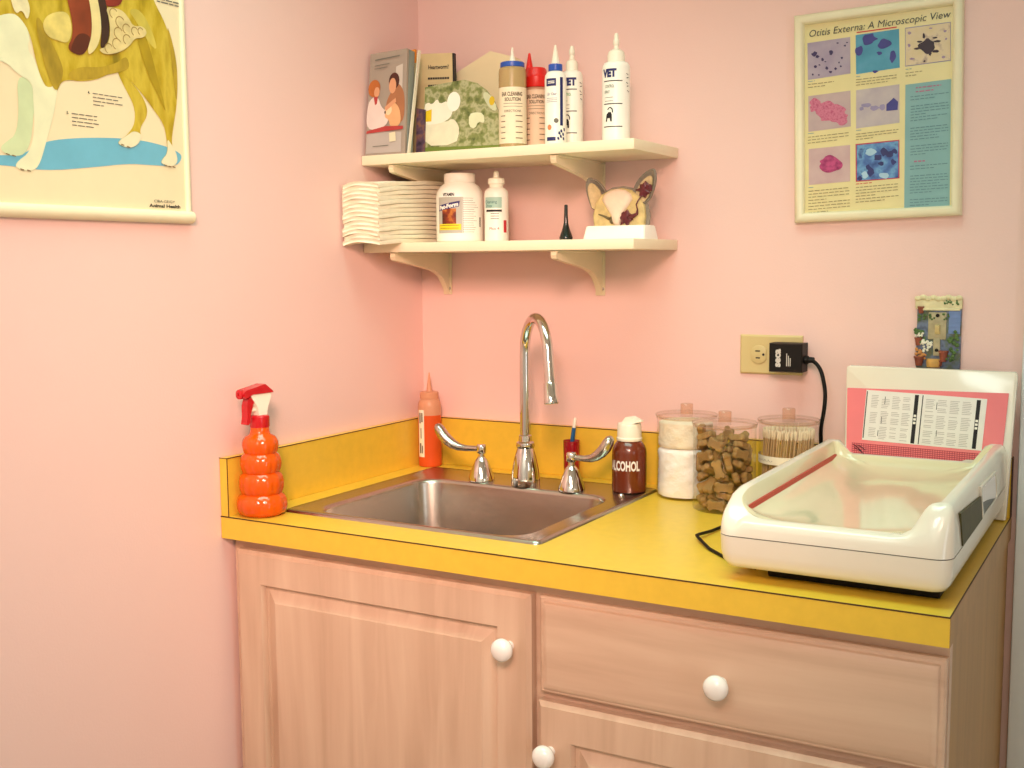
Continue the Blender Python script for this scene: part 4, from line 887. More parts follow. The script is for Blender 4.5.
# green leaflet with the white cat and flowers
F4 = leaf_frame((.111, -.152, Z1+.0005), (.289, -.142, Z1+.0005), (.289, -.130, Z1+.150), (.111, -.140, Z1+.150))
GREEN = ramp_mat('green foliage print', [(.3, '#4f5c2c'), (.45, '#838a50'), (.55, '#b3b088'), (.7, '#727c44')], 60, 6)
oc = [(0, 0), (1, 0), (1, .12), (.985, .3), (.95, .48), (.88, .66), (.78, .8), (.66, .9), (.5, .955), (.3, .94), (0, .9)]
gl = thing('leaflet', 'green leaflet with white cat and flowers and a rounded right corner', 'leaflet', (.2, -.145, Z1))
cv = slab(F4, -.003, 0, oc).build('cover', GREEN, gl, smooth=False)
CATW = M('printed white cat', '#e6dfc2', .5, var=.06, scale=60); DKG = M('printed olive band', '#6f8030', .5, var=.06)
art(F4, cv, [
    ('picture_band', DKG, [(0, 0), (1, 0), (1, .075), (0, .1)]),
    ('picture_flower', CATW, [(.0, .12), (.42, .11), (.47, .3), (.42, .42), (.36, .46), (.3, .42), (.2, .44), (.0, .46)]),
    ('picture_cat', M('printed cream cat', '#f2ecd6', .5, var=.05), [(0, .4), (.2, .4), (.34, .46), (.38, .58), (.3, .7), (.2, .66), (.17, .74), (.1, .66), (.05, .7), (0, .66)]),
    ('picture_flower', M('printed white petals', '#f6f2e2', .5, var=.03), ell(.38, .68, .085, .13)),
    ('picture_flower', M('printed yellow', '#e6c21c', .5, var=.05), [(.02, .44), (.1, .44), (.1, .6), (.02, .58)]),
    ('picture_flower', M('printed pale petals', '#dedfb8', .5, var=.08), [(.58, .34), (.66, .3), (.7, .4), (.78, .36), (.76, .5), (.66, .52), (.58, .5)]),
    ('picture_flower', M('printed grey green petals', '#c6c9a4', .5, var=.08), [(.8, .6), (.9, .5), (.93, .56), (.86, .7), (.78, .78), (.74, .74)]),
    ('picture_flower', M('printed gold', '#cfae1e', .5, var=.05), ell(.86, .65, .035, .06))])
# blank cream folded paper behind it
PAPF = M('cream folded card', '#efdcb2', .7, var=.02)
b = MB(); z = Z1+.0005
A = [(.130, -.058, z), (.285, -.050, z), (.292, -.055, z+.1), (.270, -.055, z+.192), (.213, -.056, z+.209), (.128, -.064, z+.168)]
b.rings([A, [(p[0]+.004, p[1]+.018, p[2]-.003) for p in A]])
o = recenter(b.build('folded_paper', PAPF, smooth=False)); tag(o, 'blank cream folded paper standing behind the green leaflet', 'paper')
# ------------------------------------------------------------------ scale
SHELL = M('warm white scale plastic', '#ece3d2', .22, var=.008, coat=.35); TRAYP = M('glossy cream tray plastic', '#e6dcb8', .14, var=.01, coat=.5)
PINKMAT = M('glossy pink plastic sheet', '#f4838a', .22, var=.02, coat=.4); SEAM = M('grey seam', '#5d5548', .6, var=0)
OLIVE = M('dark olive label', '#4e4a2c', .5, var=.15, scale=60, spec=.2)
X0, X1, Y0, Y1 = .8965, 1.203, -.611, -.0395; ZS = .9775
sc_ = thing('scale', 'large cream baby scale with curved tray at the right end of the worktop', 'scale', ((X0+X1)/2, (Y0+Y1)/2, ZC))
b = MB(); b.box(.955, 1.183, -.562, -.09, ZC, .934, .003); b.build('base', BLACKPL, sc_)
N_ = 10
def rr_(i, z, r=.03): 
    return rrect(X0+i, X1-i, Y0+i, Y1-i, max(.004, r*.75-i*.45), z, N_)
b = MB(); b.rings([rr_(.045, .930), rr_(.022, .9305), rr_(.010, .9335), rr_(.004, .942), rr_(.0015, .955), rr_(.0006, .9765), rr_(.004, .9768)]); b.build('lower_shell', SHELL, sc_, ang=60)
b = MB(); b.rings([rr_(.0016, .9755, .03), rr_(.0016, .9785, .03)], False, False); b.build('seam', SEAM, sc_)
# upper shell: side walls high, front lip low
def rim_h(x, y):
    dl = min(x-X0, X1-x); right = x > (X0+X1)/2
    df = y-Y0
    if right: h = 1.0+.045*smooth01((df+.004)/.030)
    else:
        h = .985+.0485*(1-(1-min(1, max(0, df/.085)))**2.2)
    w = 1-smooth01((dl-.028)/.035)
    lip = .9995+.003*smooth01(df/.03)
    back = smooth01((y-(Y1-.05))/.03)
    hh = lip+(max(h, lip if dl > .03 else h)-lip)*w
    if not right and dl < .028 and df < .05: hh = min(hh, h) if df < .03 else hh
    return max(hh, 1.012*back + hh*(1-back)) if dl > .03 else hh
def ring(i, f, r=.03):
    return [Vector((p.x, p.y, f(p.x, p.y))) for p in rrect(X0+i, X1-i, Y0+i, Y1-i, max(.004, r), 0, 26)]
def dense(i, f, r=.03, m=14):
    """rounded rectangle with extra points along its sides"""
    cs = rrect(X0+i, X1-i, Y0+i, Y1-i, max(.004, r), 0, N_); out = []
    if i < .03:
        cb = rrect(X0+i, X1-i, Y0+i, Y1-i, .006, 0, N_); cs = cb[:2*(N_+1)]+cs[2*(N_+1):]
    for k, p in enumerate(cs):
        out.append(p); q_ = cs[(k+1) % len(cs)]
        if k % (N_+1) == N_:
            for j in range(1, m):
                t = j/m; t = .5-.5*math.cos(PI*t); out.append(p.lerp(q_, t))
    return [Vector((p.x, p.y, f(p.x, p.y))) for p in out]
b = MB()
base_ = lambda x, y: .978
def mixf(k, lo=.978): return lambda x, y: lo+(rim_h(x, y)-lo)*k
floor_ = .981
R_ = [dense(.0006, base_, .0225), dense(.0012, mixf(.5), .0225), dense(.003, mixf(.82), .022), dense(.006, mixf(.95), .021), dense(.0105, mixf(1.0), .021), dense(.017, mixf(1.0), .024),
      dense(.0215, mixf(.97), .030)]
up = b.rings(R_, False, False)
upper = b.build('upper_shell', SHELL, sc_, ang=60)
def tray_f(k): return lambda x, y: floor_+(rim_h(x, y)*1-floor_)*k
R2 = [dense(.0215, mixf(.97), .030), dense(.0245, mixf(.88), .032), dense(.028, lambda x, y: min(rim_h(x, y)-.006, 1.010), .034), dense(.031, lambda x, y: min(rim_h(x, y)-.008, 1.0055), .036),
      dense(.042, lambda x, y: .9965, .042), dense(.060, lambda x, y: .9895, .05), dense(.085, lambda x, y: .985, .055), dense(.11, lambda x, y: .9835, .03)]
b = MB(); b.rings(R2, False, True); b.build('tray', TRAYP, sc_, ang=70)
# red measuring tape along the inside of the left wall, dotted band above it
b = MB(); xa = X0+.0298
b.rings([[Vector((xa+.0008, y, 1.0040)), Vector((xa+.0022, y, 1.0045)), Vector((xa+.0012, y, 1.0115)), Vector((xa-.0016, y, 1.0115))] for y in (-.565, -.3, -.075)])
b.build('red_tape', M('red tape', '#c23a2a', .45, var=.08, scale=200), sc_)
# headboard
hb_ = [(.9355, ZC+.003), (1.2028, ZC+.003), (1.2050, .96), (1.2128, 1.155), (1.2120, 1.1625), (1.209, 1.1655), (.9415, 1.1665), (.9368, 1.1645), (.9360, 1.160)]
b = MB(); yb, yf = -.0385, -.052
b.rings([[Vector((x, yb, z)) for x, z in hb_], [Vector((x, yf+.0015, z)) for x, z in hb_], [Vector((.002*(1 if x < 1.07 else -1)+x, yf, z-(.002 if z > 1 else 0))) for x, z in hb_]]); hdb = b.build('headboard', SHELL, sc_)
b = MB()
pm = [(.9395, 1.003), (1.1925, 1.003), (1.2010, 1.1305), (.9385, 1.1272)]
b.rings([[Vector((x, yf-.0001, z)) for x, z in pm], [Vector((x, yf-.0024, z)) for x, z in pm]]); mat = b.build('pink_sheet', PINKMAT, hdb, smooth=False)
Yp = yf-.0025
b = MB(); b.rings([[Vector((x, Yp, z)) for x, z in [(.966, 1.037), (1.1625, 1.032), (1.1685, 1.1195), (.972, 1.1255)]], [Vector((x, Yp-.0006, z)) for x, z in [(.966, 1.037), (1.1625, 1.032), (1.1685, 1.1195), (.972, 1.1255)]]]); ch = b.build('chart_label', M('white chart paper', '#f0ece8', .3, var=.02), mat, smooth=False)
Fc = lambda u, v, n=0: Vector((.966+.1965*u+.006*v, Yp-.0008-n, 1.037-.0055*u+.088*v))
b = MB()
def cell(u0, u1, v0, v1): b.sheet([Fc(u0, v0), Fc(u1, v0), Fc(u1, v1), Fc(u0, v1)])
cell(.415, .448, .02, .98); cell(.92, .952, .03, .97); cell(.005, .013, .04, .98); cell(.478, .486, .02, .98)
cell(.165, .17, .75, .9); cell(.15, .155, .35, .5); cell(.13, .135, .1, .22); cell(.62, .625, .2, .32); cell(.6, .605, .72, .86)
b.build('print', BLACKINK, ch, fix=False, smooth=False)
b = MB(); rr = random.Random(2)
for u0, u1 in ((.04, .40), (.50, .90)):
    for blk in range(3):
        for cgrp in range(4):
            for r in range(8):
                v = .05+blk*.31+r*.033; ua = u0+(u1-u0)*(cgrp/4)+.01; ub = ua+(u1-u0)/4-.02-.02*rr.random()
                if ub > ua+.01 and rr.random() < .9: cell(ua, ub, v, v+.011)
b.build('print', M('light grey print', '#bcb6b4', .6, var=0), ch, fix=False, smooth=False)
b = MB()
for u, v in ((.4315, .5), (.936, .5)):
    for k in (-1, 0, 1): b.sheet([Fc(u-.011, v+k*.07-.025, .0003), Fc(u+.011, v+k*.07-.025, .0003), Fc(u+.011, v+k*.07+.02, .0003), Fc(u-.011, v+k*.07+.02, .0003)])
b.build('print', WHITEINK, ch, fix=False, smooth=False)
# dotted grid along the foot of the pink sheet
b = MB()
for r in range(7):
    z = 1.0095+r*.0033
    b.sheet([Vector((.949, Yp-.0002, z)), Vector((1.170, Yp-.0002, z-.004)), Vector((1.170, Yp-.0002, z-.0028)), Vector((.949, Yp-.0002, z+.0012))])
for i in range(56):
    x = .949+i*.00397; b.sheet([Vector((x, Yp-.0003, 1.0095-.004*i/55)), Vector((x+.001, Yp-.0003, 1.0095-.004*i/55)), Vector((x+.001, Yp-.0003, 1.031-.004*i/55)), Vector((x, Yp-.0003, 1.031-.004*i/55))])
b.build('grid_print', M('dark red print', '#b3394a', .5, var=0), mat, fix=False, smooth=False)
b = MB()
for t in ((.951, 1.028, .966, 1.016), (.953, 1.022, .97, 1.012), (.958, 1.027, .972, 1.019)): b.tube([(t[0], Yp-.001, t[1]), ((t[0]+t[2])/2, Yp-.0012, (t[1]+t[3])/2+.0015), (t[2], Yp-.001, t[3])], .0006, 6)
b.build('scribble', BLACKINK, mat)
# label panel and hand grip on the outer right wall
b = MB(); xo = X1-.0012
b.rings([[Vector((xo-.002, y, z)) for y, z in [(-.530, .9795), (-.350, .9795), (-.368, 1.016), (-.556, 1.028)]], [Vector((xo+.0022, y, z)) for y, z in [(-.530, .9795), (-.350, .9795), (-.368, 1.016), (-.556, 1.028)]]]); b.build('label_panel', OLIVE, sc_, smooth=False)
b = MB(); gp = [(-.340, .9795), (-.185, .9795), (-.178, .986), (-.197, 1.018), (-.206, 1.0255), (-.372, 1.0305), (-.368, 1.021)]
gi = [(-.333, .9825), (-.192, .9825), (-.187, .988), (-.204, 1.0165), (-.212, 1.0220), (-.362, 1.0262), (-.359, 1.019)]
b.rings([[Vector((xo-.0015, y, z)) for y, z in gp], [Vector((xo+.0022, y, z)) for y, z in gp], [Vector((xo+.0022, y, z)) for y, z in gi], [Vector((xo+.0002, y, z)) for y, z in gi]]); gr = b.build('hand_grip', SHELL, sc_, ang=30)
b = MB(); b.sheet([Vector((xo+.0006, y, z)) for y, z in gi]); b.build('grip_hollow', M('white grip recess', '#f4f2f0', .5, var=.01), gr, fix=False)
b = MB(); b.rings([[Vector((xo+.0002, y, z)) for y, z in [(-.332, .983), (-.205, .983), (-.29, .996), (-.352, 1.003)]], [Vector((xo+.0015, y, z)) for y, z in [(-.332, .983), (-.205, .983), (-.29, .996), (-.352, 1.003)]]]); b.build('grip_dark_patch', M('dark grey plastic', '#4a4a46', .4, var=.05), gr, smooth=False)  # dark grey patch over the lower part of the grip hollow

# ------------------------------------------------------------------ black power cord lying on the worktop
CORDM = M('black cord', '#100c0a', .5, var=.05, spec=.2)
b = MB(); zc = ZC+.0026
P_ = [(.93, -.20, zc), (.86, -.262, zc), (.8055, -.305, zc+.001)]+[(.8, -.36, zc+.002), (.7965, -.405, zc+.006), (.797, -.417, zc+.007), (.801, -.4225, zc+.006), (.808, -.430, zc+.004), (.835, -.463, zc), (.872, -.500, zc), (.93, -.535, zc)]
b.tube(P_, .0026, 10); o = recenter(b.build('cord', CORDM, ang=60)); tag(o, 'black cord kinked on the yellow worktop at the left front of the scale', 'cord')

# ------------------------------------------------------------------ outlet and plug-in adapter
ot = thing('wall_outlet', 'ivory double wall outlet turned sideways, with a black adapter in it', 'outlet', (.785, 0, 1.1772))
b = MB(); b.rings([[Vector((x, y, z)) for x, z in ((.726+i, 1.1405+i), (.8442-i, 1.1405+i), (.8442-i, 1.2138-i), (.726+i, 1.2138-i))] for i, y in ((0, 0), (0, -.004), (.003, -.0065))]); b.build('cover_plate', IVORY, ot, ang=20)
for cx in (.7625, .8035):
    b = MB(); pts = [(cx+max(-.0145, min(.0145, .0172*math.cos(a))), 1.1772+.0172*math.sin(a)) for a in [2*PI*i/32 for i in range(32)]]
    b.rings([[Vector((x, -.006, z)) for x, z in pts], [Vector((x, -.0082, z)) for x, z in pts], [Vector((cx+(x-cx)*.93, -.0088, 1.1772+(z-1.1772)*.93)) for x, z in pts]]); rc = b.build('socket', IVORY, ot)
    b = MB(); b.box(cx-.006, cx+.003, -.0091, -.0086, 1.1825, 1.1848); b.box(cx-.005, cx+.003, -.0091, -.0086, 1.1696, 1.1719)
    b.prism([(.0024*math.cos(2*PI*i/12), .0024*math.sin(2*PI*i/12)) for i in range(12)], (cx+.0095, -.0087, 1.1772), (1, 0, 0), (0, 0, 1), .0004); b.build('slot', BLACKINK, rc, smooth=False)
ad = thing('power_adapter', 'black plug-in power adapter with white lettering in the ivory outlet', 'power adapter', (.825, -.03, 1.176))
AX0, AX1, AZ0, AZ1, AYF = .7945, .8555, 1.1495, 1.2020, -.050
b = MB(); b.rings([[Vector((x, y, z)) for x, z in ((AX0+i, AZ0+i), (AX1-i, AZ0+i), (AX1-i, AZ1-i), (AX0+i, AZ1-i))] for i, y in ((.002, -.0085), (0, -.0105), (0, -.046), (.0018, AYF), )]); b.build('body', BLACKPL, ad, ang=20)
b = MB(); b.lathe([(.0078, 0), (.0078, .007), (.0058, .009), (.005, .018)], (AX1-.001, -.030, 1.172), 16, T=Matrix.Rotation(PI/2, 4, 'Y')); b.build('strain_relief', BLACKPL, ad)
b = MB(); cp = [(AX1+.012, -.030, 1.172), (.872, -.032, 1.170), (.881, -.036, 1.163), (.8885, -.040, 1.152), (.894, -.044, 1.136), (.8975, -.046, 1.118), (.898, -.047, 1.1), (.8955, -.046, 1.078), (.892, -.042, 1.062), (.889, -.036, 1.045), (.888, -.030, 1.02), (.888, -.026, .98), (.889, -.026, .93)]
def catmull(P, n=6):
    P = [Vector(p) for p in P]; o = []
    for i in range(len(P)-1):
        a, b_, c, d_ = P[max(i-1, 0)], P[i], P[i+1], P[min(i+2, len(P)-1)]
        for k in range(n):
            t = k/n; o.append(.5*((2*b_)+(c-a)*t+(2*a-5*b_+4*c-d_)*t*t+(3*b_-a-3*c+d_)*t**3))
    return o+[P[-1]]
b.tube(catmull(cp), .0036, 10); b.build('cord', CORDM, ad, ang=60)
b = MB(); text_flat(b, 'seca', (AX0+.0155, AYF, 1.1755), (0, 0, 1), (-1, 0, 0), .0125, .033, bold=.05); 
for k in range(3): b.sheet([Vector((AX0+.033+.0032*k, AYF-.0005, 1.161)), Vector((AX0+.0345+.0032*k, AYF-.0005, 1.161)), Vector((AX0+.0345+.0032*k, AYF-.0005, 1.184-.004*k)), Vector((AX0+.033+.0032*k, AYF-.0005, 1.184-.004*k))])
b.build('lettering', M('pale grey print', '#cfc8c0', .5, var=0), ad, fix=False, smooth=False)

# ------------------------------------------------------------------ sculpted switch plate
sw = thing('light_switch', 'switch plate sculpted and painted as a garden doorway with flowerpots', 'switch', (1.079, 0, 1.225))
wx, wz = 1.0795, 1.2255
b = MB(); b.box(wx-.0355, wx+.0375, -.007, 0, wz-.0625, wz+.042, .002); b.build('plate', ramp_mat('painted dark garden wall', [(.3, '#3d4658'), (.45, '#6d7a94'), (.6, '#59664c'), (.75, '#7a5a4a')], 45), sw)
b = MB(); rr = random.Random(8)
b.box(wx-.039, wx+.0385, -.0095, 0, wz+.040, wz+.0615, .003)
for i in range(9): b.sphere((wx-.034+i*.0083, -.009, wz+.058+.003*rr.random()), .0065, 10, 7, (1, .5, .7))
b.box(wx-.032, wx+.035, -.0105, -.004, wz+.038, wz+.0425, .001); b.build('awning', M('cream painted awning', '#e2d7ac', .6, var=.12, scale=80), sw)
b = MB(); b.box(wx-.0165, wx+.0135, -.009, -.005, wz-.012, wz+.035, .0015); b.box(wx-.007, wx+.0045, -.010, -.005, wz-.04, wz-.01, .0015); b.build('door_panel', M('stone painted door', '#b1a482', .6, var=.2, scale=70), sw)
b = MB(); b.box(wx+.017, wx+.036, -.0085, -.005, wz-.002, wz+.0385, .001)
for i in range(5): b.box(wx+.017, wx+.036, -.0092, -.0085, wz+.002+i*.0078, wz+.0048+i*.0078)
b.build('shutter', M('blue painted shutter', '#7088b8', .55, var=.12), sw, smooth=False)
b = MB()
for z in (wz+.0295, wz-.0305): b.lathe([(.0033, 0), (.0030, .001), (.0005, .0014)], (wx-.001, -.0095, z), 14, T=Matrix.Rotation(PI/2, 4, 'X'))
b.build('screw', BLACKPL, sw)
b = MB(); b.rings([[Vector((wx-.005, -.008, wz-.004)), Vector((wx+.004, -.008, wz-.004)), Vector((wx+.004, -.008, wz+.014)), Vector((wx-.005, -.008, wz+.014))], [Vector((wx-.004, -.016, wz+.005)), Vector((wx+.003, -.016, wz+.005)), Vector((wx+.003, -.017, wz+.0125)), Vector((wx-.004, -.017, wz+.0125))]]); b.build('toggle', IVORY, sw)
def clump(nm, m, cs, seed):
    b = MB(); rr = random.Random(seed)
    for x, z, s_ in cs:
        for k in range(7): b.sphere((wx+x+s_*rr.uniform(-1, 1), -.0085-.002*rr.random(), wz+z+s_*rr.uniform(-1, 1)), s_*rr.uniform(.3, .5), 7, 5, (1, .6, 1))
    b.build(nm, m, sw)
LEAF = M('dark green painted leaves', '#4d6a34', .6, var=.25, scale=150); FLW = M('white painted flowers', '#e6e2cf', .6, var=.08); TERRA = M('terracotta painted pots', '#8f4a34', .6, var=.2, scale=90)
clump('leaves', LEAF, [(.027, -.02, .009), (.025, -.005, .008), (.029, -.034, .007), (.022, -.046, .007), (-.026, .026, .006), (-.03, .005, .008), (.012, .052, .004), (.02, .055, .005), (.027, .053, .005), (-.026, -.012, .006), (.012, .027, .005), (-.011, .027, .005)], 1)
clump('flowers', FLW, [(-.022, -.019, .008), (-.03, -.004, .006), (-.014, -.022, .005), (-.018, -.028, .005), (-.033, -.008, .004)], 2)
clump('flowers', M('orange painted flowers', '#c98a4a', .6, var=.2), [(-.031, -.036, .007), (-.025, -.041, .006)], 3)
for x, z, r, h in ((-.029, .033, .0055, .012), (-.032, -.023, .006, .014), (-.03, -.058, .008, .016), (.010, -.05, .0075, .019), (.004, -.058, .005, .01)):
    b = MB(); b.lathe([(r*.7, z), (r, z+h*.8), (r*1.15, z+h*.82), (r*1.15, z+h), (r*.8, z+h)], (wx+x, -.007, wz), 14); b.build('flowerpot', TERRA, sw)
b = MB(); b.lathe([(.011, -.06), (.0125, -.052), (.0115, -.046), (.0085, -.0455)], (wx-.006, -.0055, wz), 18); b.build('basket', M('yellow painted basket', '#dba95a', .6, var=.12, scale=150), sw)

# ------------------------------------------------------------------ framed microscope poster (drawn flat, then hung a little crooked)
def homog(quad, dst):
    A = []
    for (x, y), (u, v) in zip(quad, dst):
        A.append([x, y, 1, 0, 0, 0, -u*x, -u*y, u]); A.append([0, 0, 0, x, y, 1, -v*x, -v*y, v])
    n = 8
    for i in range(n):
        p = max(range(i, n), key=lambda r: abs(A[r][i])); A[i], A[p] = A[p], A[i]
        for r in range(n):
            if r != i:
                k = A[r][i]/A[i][i]
                for c in range(i, n+1): A[r][c] -= k*A[i][c]
    h = [A[i][n]/A[i][i] for i in range(n)]
    return lambda x, y: ((h[0]*x+h[1]*y+h[2])/(h[6]*x+h[7]*y+1), (h[3]*x+h[4]*y+h[5])/(h[6]*x+h[7]*y+1))
PW, PH = .2845, .3665
pc = Vector((.9655, 0, 1.6055))
ps = thing('framed_poster', 'cream-framed poster of microscope pictures on the back wall above the outlet', 'framed poster', pc)
H = homog([(45, 45), (608, 0), (620, 735), (55, 740)], [(-PW/2, PH/2), (PW/2, PH/2), (PW/2, -PH/2), (-PW/2, -PH/2)])
def PP(x, y, n): u, v = H(x, y); return Vector((pc.x+u, -n, pc.z+v))
b = MB(); fw = .0195
def fr(i, y): return [Vector((pc.x+sx*(PW/2-i), y, pc.z+sz*(PH/2-i))) for sx, sz in ((-1, -1), (1, -1), (1, 1), (-1, 1))]
b.rings([fr(0, 0), fr(0, -.012), fr(.003, -.0165), fr(.008, -.018), fr(.013, -.0165), fr(.0165, -.011), fr(.0175, -.006), fr(.0175, 0)], False, False); b.build('frame', CREAMFR, ps, ang=50)
b = MB(); b.box(pc.x-PW/2+.012, pc.x+PW/2-.012, -.0055, -.001, pc.z-PH/2+.012, pc.z+PH/2-.012); sh = b.build('sheet', M('yellowed poster paper', '#e6d9a0', .25, var=.02, coat=.2), ps, smooth=False)
def pic(nm, m, q, n=.0058): 
    b = MB(); b.sheet([PP(x, y, n) for x, y in q]); return b.build(nm, m, sh, fix=False, smooth=False)
pic('picture', ramp_mat('grey violet smear', [(.3, '#9d8fa8'), (.7, '#b3a4b2')], 30), [(88, 135), (232, 122), (235, 243), (91, 258)])
pic('picture', ramp_mat('teal blue smear', [(.3, '#3f86a6'), (.55, '#4c98b4'), (.75, '#5f9ec0')], 25), [(250, 117), (395, 104), (400, 232), (254, 247)])
pic('picture_edge', M('printed grey violet edge', '#9a8fa6', .4, var=0), [(415, 102), (566, 90), (570, 218), (418, 230)])
pic('picture', ramp_mat('tan speckled slide', [(.35, '#d9c59a'), (.6, '#dcc8a8'), (.72, '#b7a08e')], 70), [(417, 105), (564, 93), (568, 215), (420, 227)], .0060)
pic('picture', ramp_mat('pinkish grey smear', [(.3, '#b8a0a2'), (.7, '#c5aeac')], 30), [(93, 312), (236, 300), (239, 420), (95, 432)])
pic('picture', ramp_mat('pale lilac smear', [(.3, '#b3a6b0'), (.7, '#c6bab8')], 35), [(255, 300), (400, 287), (403, 415), (257, 428)])
pic('picture', ramp_mat('rose grey smear', [(.3, '#c3a2a4'), (.7, '#cfb3b0')], 30), [(97, 490), (238, 482), (240, 605), (99, 612)])
pic('picture_edge', M('printed red edge', '#b8384e', .4, var=0), [(256, 480), (404, 472), (407, 602), (259, 608)])
pic('picture', ramp_mat('blue cell smear', [(.3, '#2c4a86'), (.45, '#4a74b4'), (.6, '#6aa0cc'), (.72, '#35508e')], 55, 4), [(260, 484), (401, 476), (403, 599), (263, 604)], .0060)
pic('blue_column', M('teal printed column', '#82aeb0', .3, var=.03), [(420, 290), (572, 278), (578, 703), (425, 705)])
pic('red_rule', REDINK, [(253, 107), (387, 96), (387, 100), (253, 111)])
def blobs(nm, m, items, seed, n=.0062, pts=11):
    b = MB(); rr = random.Random(seed)
    for x, y, rx, ry in items:
        b.sheet([PP(px_, py_, n) for px_, py_ in chaikin([(x+rx*1.1*math.cos(2*PI*i/pts)*(1+.35*rr.uniform(-1, 1)), y-ry*1.1*math.sin(2*PI*i/pts)*(1+.35*rr.uniform(-1, 1))) for i in range(pts)], 1)]); n += .000004
    b.build(nm, m, sh, fix=False, smooth=False)
DKV = M('dark violet print', '#3d2f5c', .4, var=.1); PURP = M('purple print', '#3a3a86', .4, var=.15)
blobs('specks', DKV, [(113, 172, 9, 7), (122, 181, 6, 5), (168, 171, 6, 7), (140, 192, 4, 5), (116, 215, 5, 4), (155, 222, 5, 5), (196, 205, 3, 3), (205, 190, 4, 3), (185, 225, 4, 4), (108, 240, 3, 3), (215, 150, 3, 3), (168, 235, 5, 4), (130, 210, 3, 2), (202, 218, 3, 3), (128, 243, 3, 2), (150, 200, 3, 2), (222, 140, 3, 2), (190, 140, 4, 2)], 1)
blobs('cells', PURP, [(297, 133, 22, 17), (263, 167, 12, 14), (347, 152, 18, 14), (375, 195, 9, 18), (318, 241, 10, 4), (330, 180, 8, 6)], 2)
blobs('mite', M('dark brown print', '#2c1828', .4, var=.2), [(492, 165, 24, 21), (478, 133, 4, 8), (520, 185, 10, 4), (460, 172, 12, 3), (524, 152, 12, 3), (500, 190, 4, 8), (515, 140, 8, 3), (482, 215, 3, 3), (465, 150, 8, 3)], 3)
blobs('specks', M('pale violet print', '#9a82a0', .4, var=.1), [(430, 120, 6, 4), (440, 205, 8, 3), (548, 120, 5, 3), (552, 145, 4, 3), (430, 160, 4, 6), (545, 205, 6, 3), (500, 108, 5, 2)], 12)
blobs('crust', ramp_mat('rose red cells', [(.3, '#b03a6a'), (.5, '#d07a94'), (.65, '#bb5a7c')], 160, 3), [(118, 338, 20, 16), (150, 355, 30, 24), (185, 372, 36, 26), (205, 392, 24, 18), (160, 385, 24, 16), (110, 355, 12, 10)], 4)
blobs('smear', M('pale blue violet print', '#9a90b4', .4, var=.15), [(290, 352, 14, 6), (318, 362, 14, 7), (345, 360, 10, 9), (275, 362, 8, 5)], 5)
pic('patch', PURP, [(358, 352), (382, 331), (397, 345), (396, 372), (358, 374)], .0063)
blobs('cell', ramp_mat('magenta cell', [(.35, '#8c1e5a'), (.6, '#c24a80')], 120), [(172, 545, 33, 26), (158, 538, 18, 16), (185, 552, 20, 16)], 6)
blobs('cells', M('indigo print', '#27306e', .4, var=.2), [(308, 575, 12, 14), (300, 560, 8, 8), (332, 528, 14, 10), (352, 512, 12, 12), (372, 520, 14, 10), (385, 548, 8, 10), (345, 550, 10, 8), (272, 596, 8, 6), (390, 510, 8, 8)], 7)
blobs('cells', M('pale blue print', '#a8cbe0', .4, var=.08), [(355, 590, 18, 10), (290, 585, 10, 10), (310, 510, 20, 10)], 8)
b = MB(); O_ = PP(325, 95, .0062); U_ = PP(560, 75, .0062)-PP(90, 115, .0062)
text_flat(b, 'Otitis Externa: A Microscopic View', O_+Vector((0, 0, .0055)), U_, Vector((-U_.z, 0, U_.x)), .0122, .238, shear=.2, bold=-.003); b.build('lettering', M('dark slate ink', '#3a3f42', .5, var=0), sh, fix=False, smooth=False)
def para(nm, m, x0, y0, x1, sl, n, dy, seed, hgt=2.4, brk=()):
    b = MB(); rr = random.Random(seed); y = y0
    for i in range(n):
        xe = x1 if i % 4 != 3 and i != n-1 else x0+(x1-x0)*rr.uniform(.4, .8)
        x = x0
        while x < xe-3:
            w = min(rr.uniform(7, 20), xe-x); a = (x-x0)*sl; c_ = (x+w-x0)*sl
            b.sheet([PP(x, y+a+hgt, .0062), PP(x+w, y+c_+hgt, .0062), PP(x+w, y+c_, .0062), PP(x, y+a, .0062)]); x += w+3.5
        y += dy*(2 if i in brk else 1)
    b.build(nm, m, sh, fix=False, smooth=False)
PR = M('brown grey print', '#978862', .5, var=0); PT = M('dark teal print', '#5a828a', .5, var=0); PB = M('faint blue print', '#8aa6a0', .5, var=0)
para('print', PR, 92, 272, 180, -.07, 2, 10, 1); para('print', PR, 254, 264, 390, -.07, 3, 9, 2); para('print', PR, 420, 250, 475, -.07, 2, 10, 3)
para('print', PR, 94, 449, 232, -.07, 3, 10, 4); para('print', PR, 257, 446, 400, -.07, 3, 9, 5); para('print', PR, 98, 632, 240, -.05, 8, 10.5, 6); para('print', PR, 260, 626, 405, -.05, 6, 10, 7)
for k, (x, y) in enumerate(((92, 262), (254, 254), (420, 238), (94, 437), (257, 434), (98, 620))): para('print', PB, x, y, x+30, -.07, 1, 9, 20+k)
para('print', REDINK, 260, 614, 350, -.05, 1, 9, 30)
para('print', M('rose print', '#b4708e', .5, var=0), 455, 300, 540, -.07, 2, 13, 31, 4); para('print', M('rose print', '#b4708e', .5, var=0), 455, 545, 540, -.03, 1, 13, 32, 5)
para('print', PT, 438, 330, 565, -.07, 2, 10, 8); para('print', PT, 440, 362, 567, -.07, 6, 9.5, 9); para('print', PT, 440, 435, 567, -.06, 5, 9.5, 10); para('print', PT, 442, 495, 567, -.05, 4, 9.5, 11)
para('print', PT, 442, 562, 568, -.04, 2, 10, 12); para('print', PT, 443, 595, 570, -.03, 7, 9.5, 13); para('print', PT, 444, 675, 570, -.02, 3, 9.5, 14)
ps.rotation_euler = (0, rad(-1.25), 0)

